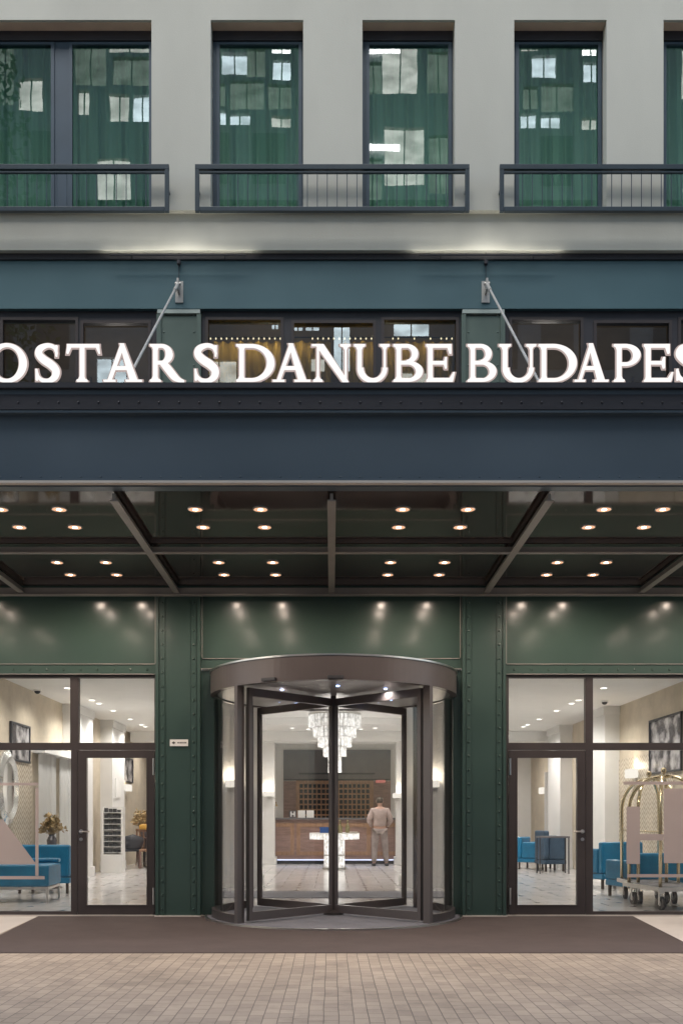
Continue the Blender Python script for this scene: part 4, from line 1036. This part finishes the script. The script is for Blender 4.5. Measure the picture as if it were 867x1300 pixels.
# dining chairs and dark tub chair
def wood_chair(loc, rz, label, mat, back='slat'):
    t = thing('chair', label, 'chair', loc, rz)
    MB().box(-.23, .23, -.23, .23, .42, .48).build('seat', mat, t, bevel=.01)
    for sx in (-1, 1):
        for sy in (-1, 1): MB().tube((sx*.22, sy*.22, 0), (sx*.2, sy*.2, .42), .016, .022, 8).build('leg', 'wood_brown', t)
    if back == 'slat':
        b = MB().box(-.23, .23, .20, .23, .9, .97)
        for i in range(5): b.box(-.22+i*.1, -.22+i*.1+.04, .205, .225, .48, .9)
        b.build('backrest', mat, t)
    else:
        tb = MB(); n = 26
        P_ = []
        for i in range(n+1):
            a = R(-25+230*i/n); top = .84-.16*abs(i-n/2)/(n/2)
            P_.append([(cos(a)*r_, sin(a)*r_, z_) for r_, z_ in ((.20,.44),(.27,.52),(.31,.66),(.32,top),(.28,top+.01),(.26,.66),(.2,.5))])
        for i in range(n):
            for k in range(7):
                tb.poly([P_[i][k], P_[i+1][k], P_[i+1][(k+1)%7], P_[i][(k+1)%7]])
        tb.poly(P_[0]); tb.poly(P_[n][::-1])
        tb.build('backrest', mat, t, smooth=True)
    return t
wood_chair((-4.98, 11.5, .012), R(200), 'dark rounded tub chair on wooden legs seen through the left door', 'charcoal', 'tub')
wood_chair((-4.55, 11.5, .012), R(15), 'pale cane chair with slatted back and mustard cushion, left door', 'wood_light')
mc = MB().box(-4.78, -4.38, 11.45, 11.85, .97, 1.1).build('cushion', 'mustard_cloth', bevel=.04); tag(mc, 'mustard yellow throw over the back of the cane chair', 'throw')
wood_chair((-4.85, 13.0, .012), R(160), 'wooden chair further back behind the dark tub chair, left door', 'wood_light')
TB = thing('dining_table', 'small round wooden table behind the tub chair, left door', 'table', (-4.8, 12.3, .012))
MB().lathe([(.001,.72),(.4,.72),(.4,.75),(.001,.75)], n=24).build('table_top', 'wood_brown', TB); MB().tube((0,0,0), (0,0,.719), .04).build('leg', 'dark_leg', TB)
bouquet((-4.82, 12.3, .763), .42, .5, 'large dried bouquet on the round wooden table, left door', 110)

# ------------------------------------------------------------------ right side furniture
armchair((4.95, 4.9, .012), R(200), 'blue velvet armchair by the white pilaster behind the luggage carts', .86, .8, .82)
armchair((5.2, 2.9, .012), R(195), 'long blue velvet sofa behind the luggage carts', 1.5, .85, .70, cat='sofa')
armchair((4.98, 11.2, .012), R(60), 'blue velvet armchair seen far inside through the right door', .72, .7, .78)
armchair((4.95, 9.3, .35), R(100), 'dark blue grey wing chair raised behind the console, right door', .6, .55, .95, 'blue_grey_velvet', group='grey blue chairs')
bl = [o for o in bpy.data.objects if o.get('label', '').startswith('dark blue grey wing')][0]; bl.location = (5.15, 10.3, .012)
CT = thing('console_table', 'slim grey console table beside the blue grey chair, right door', 'console table', (4.95, 9.2, .012))
MB().box(-.34, .34, -.18, .18, .80, .84).build('table_top', 'grey_panel', CT)
for sx in (-.32, .32):
    for sy in (-.16, .16): MB().box(sx-.012, sx+.012, sy-.012, sy+.012, 0, .799).build('leg', 'charcoal', CT)
WM = thing('wall_mirror', 'upright mirror in pale frame at the right wall before the pilaster', 'mirror', (XR-.02, 9.9, 1.3))
MB().box(-.03, 0, -.55, .55, -.85, .85).build('mirror_frame', 'stone_pale', WM); MB().box(-.034, -.031, -.48, .48, -.78, .78).build('mirror_glass', 'mirror', WM)
pleat('white_curtain', XR-.12, 12.8, 13.7, .06, 2.5, 'white_curtain', 'white curtain deep inside the lobby beside the square wall lamp, right door')

# luggage carts
def cart(loc, rz, label):
    t = thing('luggage_cart', label, 'luggage cart', loc, rz, 'brass luggage carts')
    L, Wd, zb = .54, .31, .27
    MB().box(-Wd, Wd, -L, L, zb, zb+.035).build('platform', 'cart_carpet', t)
    MB().box(-Wd-.03, Wd+.03, -L-.03, -L-.001, zb-.015, zb+.04).box(-Wd-.03, Wd+.03, L+.001, L+.03, zb-.015, zb+.04).box(-Wd-.03, -Wd-.001, -L, L, zb-.015, zb+.04).box(Wd+.001, Wd+.03, -L, L, zb-.015, zb+.04).build('bumper', 'steel', t)
    for sx in (-1, 1):
        for sy in (-1, 1):
            x, y = sx*(Wd-.03), sy*(L-.04)
            pts = [(x, y, zb+.036), (x, y, 1.35)]
            for k in range(1, 9):
                a = k/8*pi/2
                pts.append((x*(cos(a)*.92+.08), y*(cos(a)*.92+.08), 1.35+.46*sin(a)))
            MB().path(pts, .024, 10).build('upright_tube', 'brass', t, smooth=True)
            w = MB(); wx, wy = sx*(Wd-.07), sy*(L-.1)
            wh = MB().tube((wx-.022, wy, .09), (wx+.022, wy, .09), .09, n=24).build('wheel', 'rubber', t)
            MB().tube((wx-.026, wy, .09), (wx+.026, wy, .09), .035, n=14).build('hub', 'steel', wh)
            MB().box(wx-.035, wx-.028, wy-.02, wy+.02, .07, .22).box(wx+.028, wx+.035, wy-.02, wy+.02, .07, .22).box(wx-.035, wx+.035, wy-.03, wy+.03, .221, zb-.001).build('wheel_fork', 'steel', t)
    MB().tube((-Wd+.03, -L+.05, 1.05), (-Wd+.03, L-.05, 1.05), .012).tube((Wd-.03, -L+.05, 1.05), (Wd-.03, L-.05, 1.05), .012).build('side_rail', 'brass', t)
    MB().tube((0, -L*.5, 1.79), (0, L*.5, 1.79), .014).build('hanging_rail', 'brass', t)
    MB().lathe([(.03,1.80),(.03,1.83),(.012,1.84),(.03,1.86),(.038,1.89),(.03,1.925),(.001,1.935)], n=16).build('finial', 'brass', t, smooth=True)
    return t
c1 = cart((4.60, 1.12, .013), R(6), 'brass birdcage luggage cart nearest the glass at right')
c2 = copy_tree(c1); place(c2, (4.70, 2.02, .013), R(-4), 'brass birdcage luggage cart behind the first, further from the glass')

# pale film shapes on the glass
def film(pts, label, y=.0385):
    t = MB().prism([(PX(a), PZ(b)) for a, b in pts], 'y', y-.002, y).build('window_film', 'film_pink'); tag(t, label, 'window film', 'pale pink film shapes stuck on the shop glass')
film([(-60, 1097.5), (-60, 1040), (3, 1040), (45.5, 1097.5)], 'pale pink film triangle on the left shop window')
film([(44.3, 1000), (48.3, 1000), (48.3, 1112), (44.3, 1112)], 'thin upright pale film strip on the left shop window')
film([(-60, 993.5), (48.3, 993.5), (48.3, 997), (-60, 997)], 'thin horizontal pale film strip crossing the oval mirror')
film([(-60, 1112.5), (56, 1112.5), (56, 1116.5), (-60, 1116.5)], 'thin horizontal pale film strip below the triangle')
film([(796, 1024), (813, 1024), (813, 1059), (843, 1059), (843, 1067), (813, 1067), (813, 1097), (796, 1097)], 'pale pink T shaped film on the right shop window')
film([(843.5, 1001), (930, 1001), (930, 1096), (843.5, 1096)], 'large pale pink film rectangle at the right picture edge')
film([(792, 992), (930, 992), (930, 996), (792, 996)], 'thin pale film strip across the cart tops')
film([(797, 1110), (930, 1110), (930, 1114), (797, 1114)], 'thin pale film strip low across the luggage carts')

# ------------------------------------------------------------------ person
def skinmesh(name, verts, edges, radii, mat, parent=None, sub=2):
    me = bpy.data.meshes.new(name); me.from_pydata(verts, edges, []); me.update()
    o = bpy.data.objects.new(name, me); COL.objects.link(o)
    o.modifiers.new('s', 'SKIN'); 
    for i, r in enumerate(radii):
        me.skin_vertices[0].data[i].radius = r if isinstance(r, tuple) else (r, r)
    me.skin_vertices[0].data[0].use_root = True
    m = o.modifiers.new('u', 'SUBSURF'); m.levels = sub; m.render_levels = sub
    dg = bpy.context.evaluated_depsgraph_get()
    nm = bpy.data.meshes.new_from_object(o.evaluated_get(dg)); 
    bpy.data.objects.remove(o)
    for p in nm.polygons: p.use_smooth = True
    nm.materials.clear(); nm.materials.append(MAT[mat])
    q = bpy.data.objects.new(name, nm); COL.objects.link(q)
    if parent is not None: q.parent = parent
    return q
# stands with back to the camera, legs slightly apart, hands brought forward at the waist; local -Y is towards the camera
pv = [(0,0,.96),(0,0,1.10),(0,.0,1.27),(0,.01,1.43),(0,.015,1.53),(0,.03,1.60),(0,.035,1.68),(0,.035,1.755),
      (-.19,0,1.45),(-.29,-.04,1.19),(-.20,.15,1.03),(-.12,.20,1.03),(.19,0,1.45),(.29,-.04,1.19),(.20,.15,1.03),(.12,.20,1.03),
      (-.10,0,.90),(-.13,.01,.50),(-.15,-.02,.08),(-.165,.13,.035),(.10,0,.90),(.14,.01,.50),(.17,-.02,.08),(.19,.13,.035)]
pe_ = [(0,1),(1,2),(2,3),(3,4),(4,5),(5,6),(6,7),(3,8),(8,9),(9,10),(10,11),(3,12),(12,13),(13,14),(14,15),(0,16),(16,17),(17,18),(18,19),(0,20),(20,21),(21,22),(22,23)]
pr_ = [(.15,.11),(.14,.10),(.165,.11),(.16,.10),.055,(.065,.07),(.078,.095),(.05,.06),.065,.048,.034,.035,.065,.048,.034,.035,.095,.062,.045,.035,.095,.062,.045,.035]
pm = skinmesh('person', pv, pe_, pr_, 'skin')
pm.location = (PX(482, 12.6), 12.6, .012)
tag(pm, 'person in a loose pinkish shirt and beige trousers standing at reception, back turned', 'person')
up = [0,1,2,3,8,9,10,12,13,14]
mp_ = {v: i for i, v in enumerate(up)}
sv_ = [pv[i] for i in up]; sv_[0] = (0, 0, 1.0)
se = [(mp_[a], mp_[b]) for a, b in pe_ if a in mp_ and b in mp_]
skinmesh('shirt', sv_, se, [(.185,.14),(.185,.135),(.19,.135),(.17,.115),.085,.075,.05,.085,.075,.05], 'shirt', pm)
lo = [0,16,17,18,20,21,22]; ml_ = {v: i for i, v in enumerate(lo)}
lv = [pv[i] for i in lo]; lv[0] = (0,0,.99)
skinmesh('trousers', lv, [(ml_[a], ml_[b]) for a, b in pe_ if a in ml_ and b in ml_], [(.17,.13),.115,.085,.07,.115,.085,.07], 'trousers', pm)
for k, sx in enumerate((-.155, .18)):
    MB().box(sx-.05, sx+.05, -.10, .19, 0.0, .075).build('shoe', 'charcoal', pm, bevel=.02)
    # ear and hand with fingers
    s = -1 if k == 0 else 1
    MB().lathe([(.001,-.03),(.014,-.02),(.016,.01),(.001,.03)], (s*.085, .03, 1.675), 8).build('ear', 'skin', pm, smooth=True)
    hb = MB()
    for i in range(4): hb.path([(s*.12, .21, 1.055-.02*i), (s*.085, .235, 1.055-.02*i), (s*(.055+.006*abs(i-1)), .225, 1.05-.02*i)], [.010, .009, .007], 6)
    hb.path([(s*.15, .20, 1.065), (s*.13, .215, 1.10), (s*.105, .225, 1.115)], [.012, .010, .008], 6)
    hb.build('fingers', 'skin', pm, smooth=True)
b = MB(); n = 16
pf = [(.086, 1.64), (.097, 1.68), (.099, 1.72), (.085, 1.765), (.05, 1.79), (.001, 1.797)]
base = len(b.v)
for r, z in pf:
    for i in range(n):
        a = pi+pi*i/(n-1) if False else 2*pi*i/n
        front = max(0, sin(a))
        zz = z + (.055*front if z < 1.70 else 0)
        b.v.append((r*cos(a)*.92, .03+r*sin(a)*1.08-.006, zz))
for k in range(len(pf)-1):
    for i in range(n):
        j = (i+1) % n; b.f.append((k*n+i, k*n+j, (k+1)*n+j, (k+1)*n+i))
b.build('hair', 'hair', pm, smooth=True)

# ------------------------------------------------------------------ building across the street (seen in the upper glass)
OB = thing('opposite_building', 'grey building with lit windows across the street, mirrored in the upper panes', 'building', (0, -20, 0))
sc = 32.0/F
def OX(px): return (px-CX)*sc
def OZ(py): return CZ+(HY-py)*sc
lit = []
import itertools
pat = [(278,300,48,62,'b'),(292,323,68,97,'a'),(356,379,54,68,'t'),(357,379,76,103,'a'),(278,297,141,161,'a'),(302,328,145,161,'a'),(355,379,148,163,'b'),
       (487,531,57,124,'b'),(489,540,166,240,'b'),(425,440,70,110,'c'),(136,161,122,160,'b'),(166,190,124,160,'a'),(96,110,118,150,'b'),(30,60,104,146,'b'),(135,188,55,72,'b'),(120,163,205,262,'b')]
allp = []
for p in pat:
    allp.append(p)
for p in pat[:7]: allp.append((p[0]+385, p[1]+385, p[2], p[3], p[4]))
for p in pat[7:9]: allp.append((p[0]+385, p[1]+385, p[2], p[3], p[4]))
allp += [(323,347,62,100,'d'),(278,297,108,136,'d'),(302,345,104,140,'d'),(350,380,108,140,'d'),(666,684,108,136,'d'),(688,730,104,140,'d'),(465,486,84,124,'d'),(543,572,70,124,'d'),(462,486,205,262,'d'),(546,574,176,250,'d'),(92,132,60,112,'d'),(0,24,60,140,'d'),(140,188,78,112,'d')]
low = [(122,160,452,488,'a'),(255,300,455,500,'b'),(395,412,452,470,'b'),(424,444,410,470,'a'),(500,545,405,425,'a'),(505,545,470,500,'b'),(345,353,408,416,'a'),(372,384,410,418,'a'),(388,405,410,418,'a')]
allp += low
WIN = [(OX(a), OX(b), OZ(d), OZ(c), m) for a, b, c, d, m in allp]
cells = []
hs = [(w[0], w[1], w[2], w[3]) for w in WIN]
# ordinary dark windows fill the rest of the front
dark = []
for fl_ in range(11):
    for cx in range(-14, 15):
        x0 = cx*1.9-.5; z0 = 1.0+fl_*3.1
        r = (x0, x0+1.1, z0, z0+1.7)
        if all(r[1] < h[0]-.15 or r[0] > h[1]+.15 or r[3] < h[2]-.15 or r[2] > h[3]+.15 for h in hs): dark.append(r)
MB().holes(-28, 28, 0, 35, hs, -.3, 0).build('front_wall', 'opposite_render', OB)
MB().box(-28, 28, -8, -.31, 0, 35).build('building_mass', 'opposite_render', OB)
b = MB()
for r in dark: b.box(r[0], r[1], .005, .02, r[2], r[3])
w_ = b.build('dark_windows', 'opposite_frame', OB); w_['kind'] = 'stuff'
for w in WIN:
    m = {'a': 'lit_pane_a', 'b': 'lit_pane_b', 'c': 'lit_pane_c', 't': 'tube', 'd': 'lit_pane_d'}[w[4]]
    pn = MB().poly([(w[0],-.15,w[2]),(w[1],-.15,w[2]),(w[1],-.15,w[3]),(w[0],-.15,w[3])]).build('lit_window', m, OB)
    MB().box((w[0]+w[1])/2-.02, (w[0]+w[1])/2+.02, -.14, -.1, w[2], w[3]).build('window_bar', 'opposite_frame', pn)
for a, b_, c, d in ((466,508,66,74),(466,508,190,197)):
    o = MB().box(OX(a), OX(b_), .03, .1, OZ(d), OZ(c)).build('light_tube', 'tube', OB); 
# street tree in front of it, mirrored in the upper left window
TR = thing('street_tree', 'leafy street tree across the road, mirrored in the upper left window', 'tree', (OX(20), -17.5, 0))
MB().path([(0,0,0),(.1,0,4),(-.1,.1,9),(.2,0,15),(0,0,21)], [.28,.22,.18,.12,.04], 10).build('trunk', 'bark', TR)
b = MB()
for i in range(3200):
    z = random.uniform(9, 25); rr = 2.3*(1-abs(z-17)/10)**.5*random.uniform(.2, 1)
    a = random.uniform(0, 2*pi); c = Vector((cos(a)*rr, sin(a)*rr*.6, z))
    u = Vector([random.uniform(-1, 1) for _ in range(3)]).normalized()*.13; w = Vector([random.uniform(-1, 1) for _ in range(3)]).normalized()*.08
    b.poly([c-u, c+w, c+u, c-w])
b.build('crown', 'leaf_green', TR)

# ------------------------------------------------------------------ light, sky, camera
wd = bpy.data.worlds.new('World'); S.world = wd; wd.use_nodes = True
nt = wd.node_tree; bg = nt.nodes['Background']
sk = nt.nodes.new('ShaderNodeTexSky'); sk.sky_type = 'NISHITA'; sk.sun_disc = False
EL, AZ = 28, 200
sk.sun_elevation = R(EL); sk.sun_rotation = R(AZ); sk.air_density = 1.0; sk.dust_density = 3.0; sk.ozone_density = 1.0
nt.links.new(sk.outputs[0], bg.inputs['Color']); bg.inputs['Strength'].default_value = 0.15
sun = bpy.data.lights.new('sun', 'SUN'); sun.energy = 1.2; sun.angle = R(45); sun.color = (1.0, .95, .88)
so = bpy.data.objects.new('sun', sun); COL.objects.link(so)
so.rotation_euler = (Vector((0.1, 0.52, -0.86))).to_track_quat('-Z', 'Y').to_euler()

cam = bpy.data.cameras.new('camera'); co = bpy.data.objects.new('camera', cam); COL.objects.link(co)
co.location = (0, -CD, CZ); co.rotation_euler = (R(90), 0, 0)
cam.sensor_fit = 'VERTICAL'; cam.sensor_height = 36; cam.lens = 36*F/1300
cam.shift_x = (433.5-CX)/1300; cam.shift_y = (HY-650)/1300
cam.clip_end = 500; cam.clip_start = .05
S.camera = co
S.view_settings.view_transform = 'Standard'; S.view_settings.look = 'None'; S.view_settings.gamma = 1; S.view_settings.use_curve_mapping = False
S.view_settings.exposure = 1.5
S.render.engine = 'CYCLES'
cy = S.cycles
cy.use_denoising = True; cy.max_bounces = 10; cy.transparent_max_bounces = 24; cy.diffuse_bounces = 5; cy.glossy_bounces = 4; cy.transmission_bounces = 6
cy.sample_clamp_indirect = 6; cy.caustics_reflective = False; cy.caustics_refractive = False
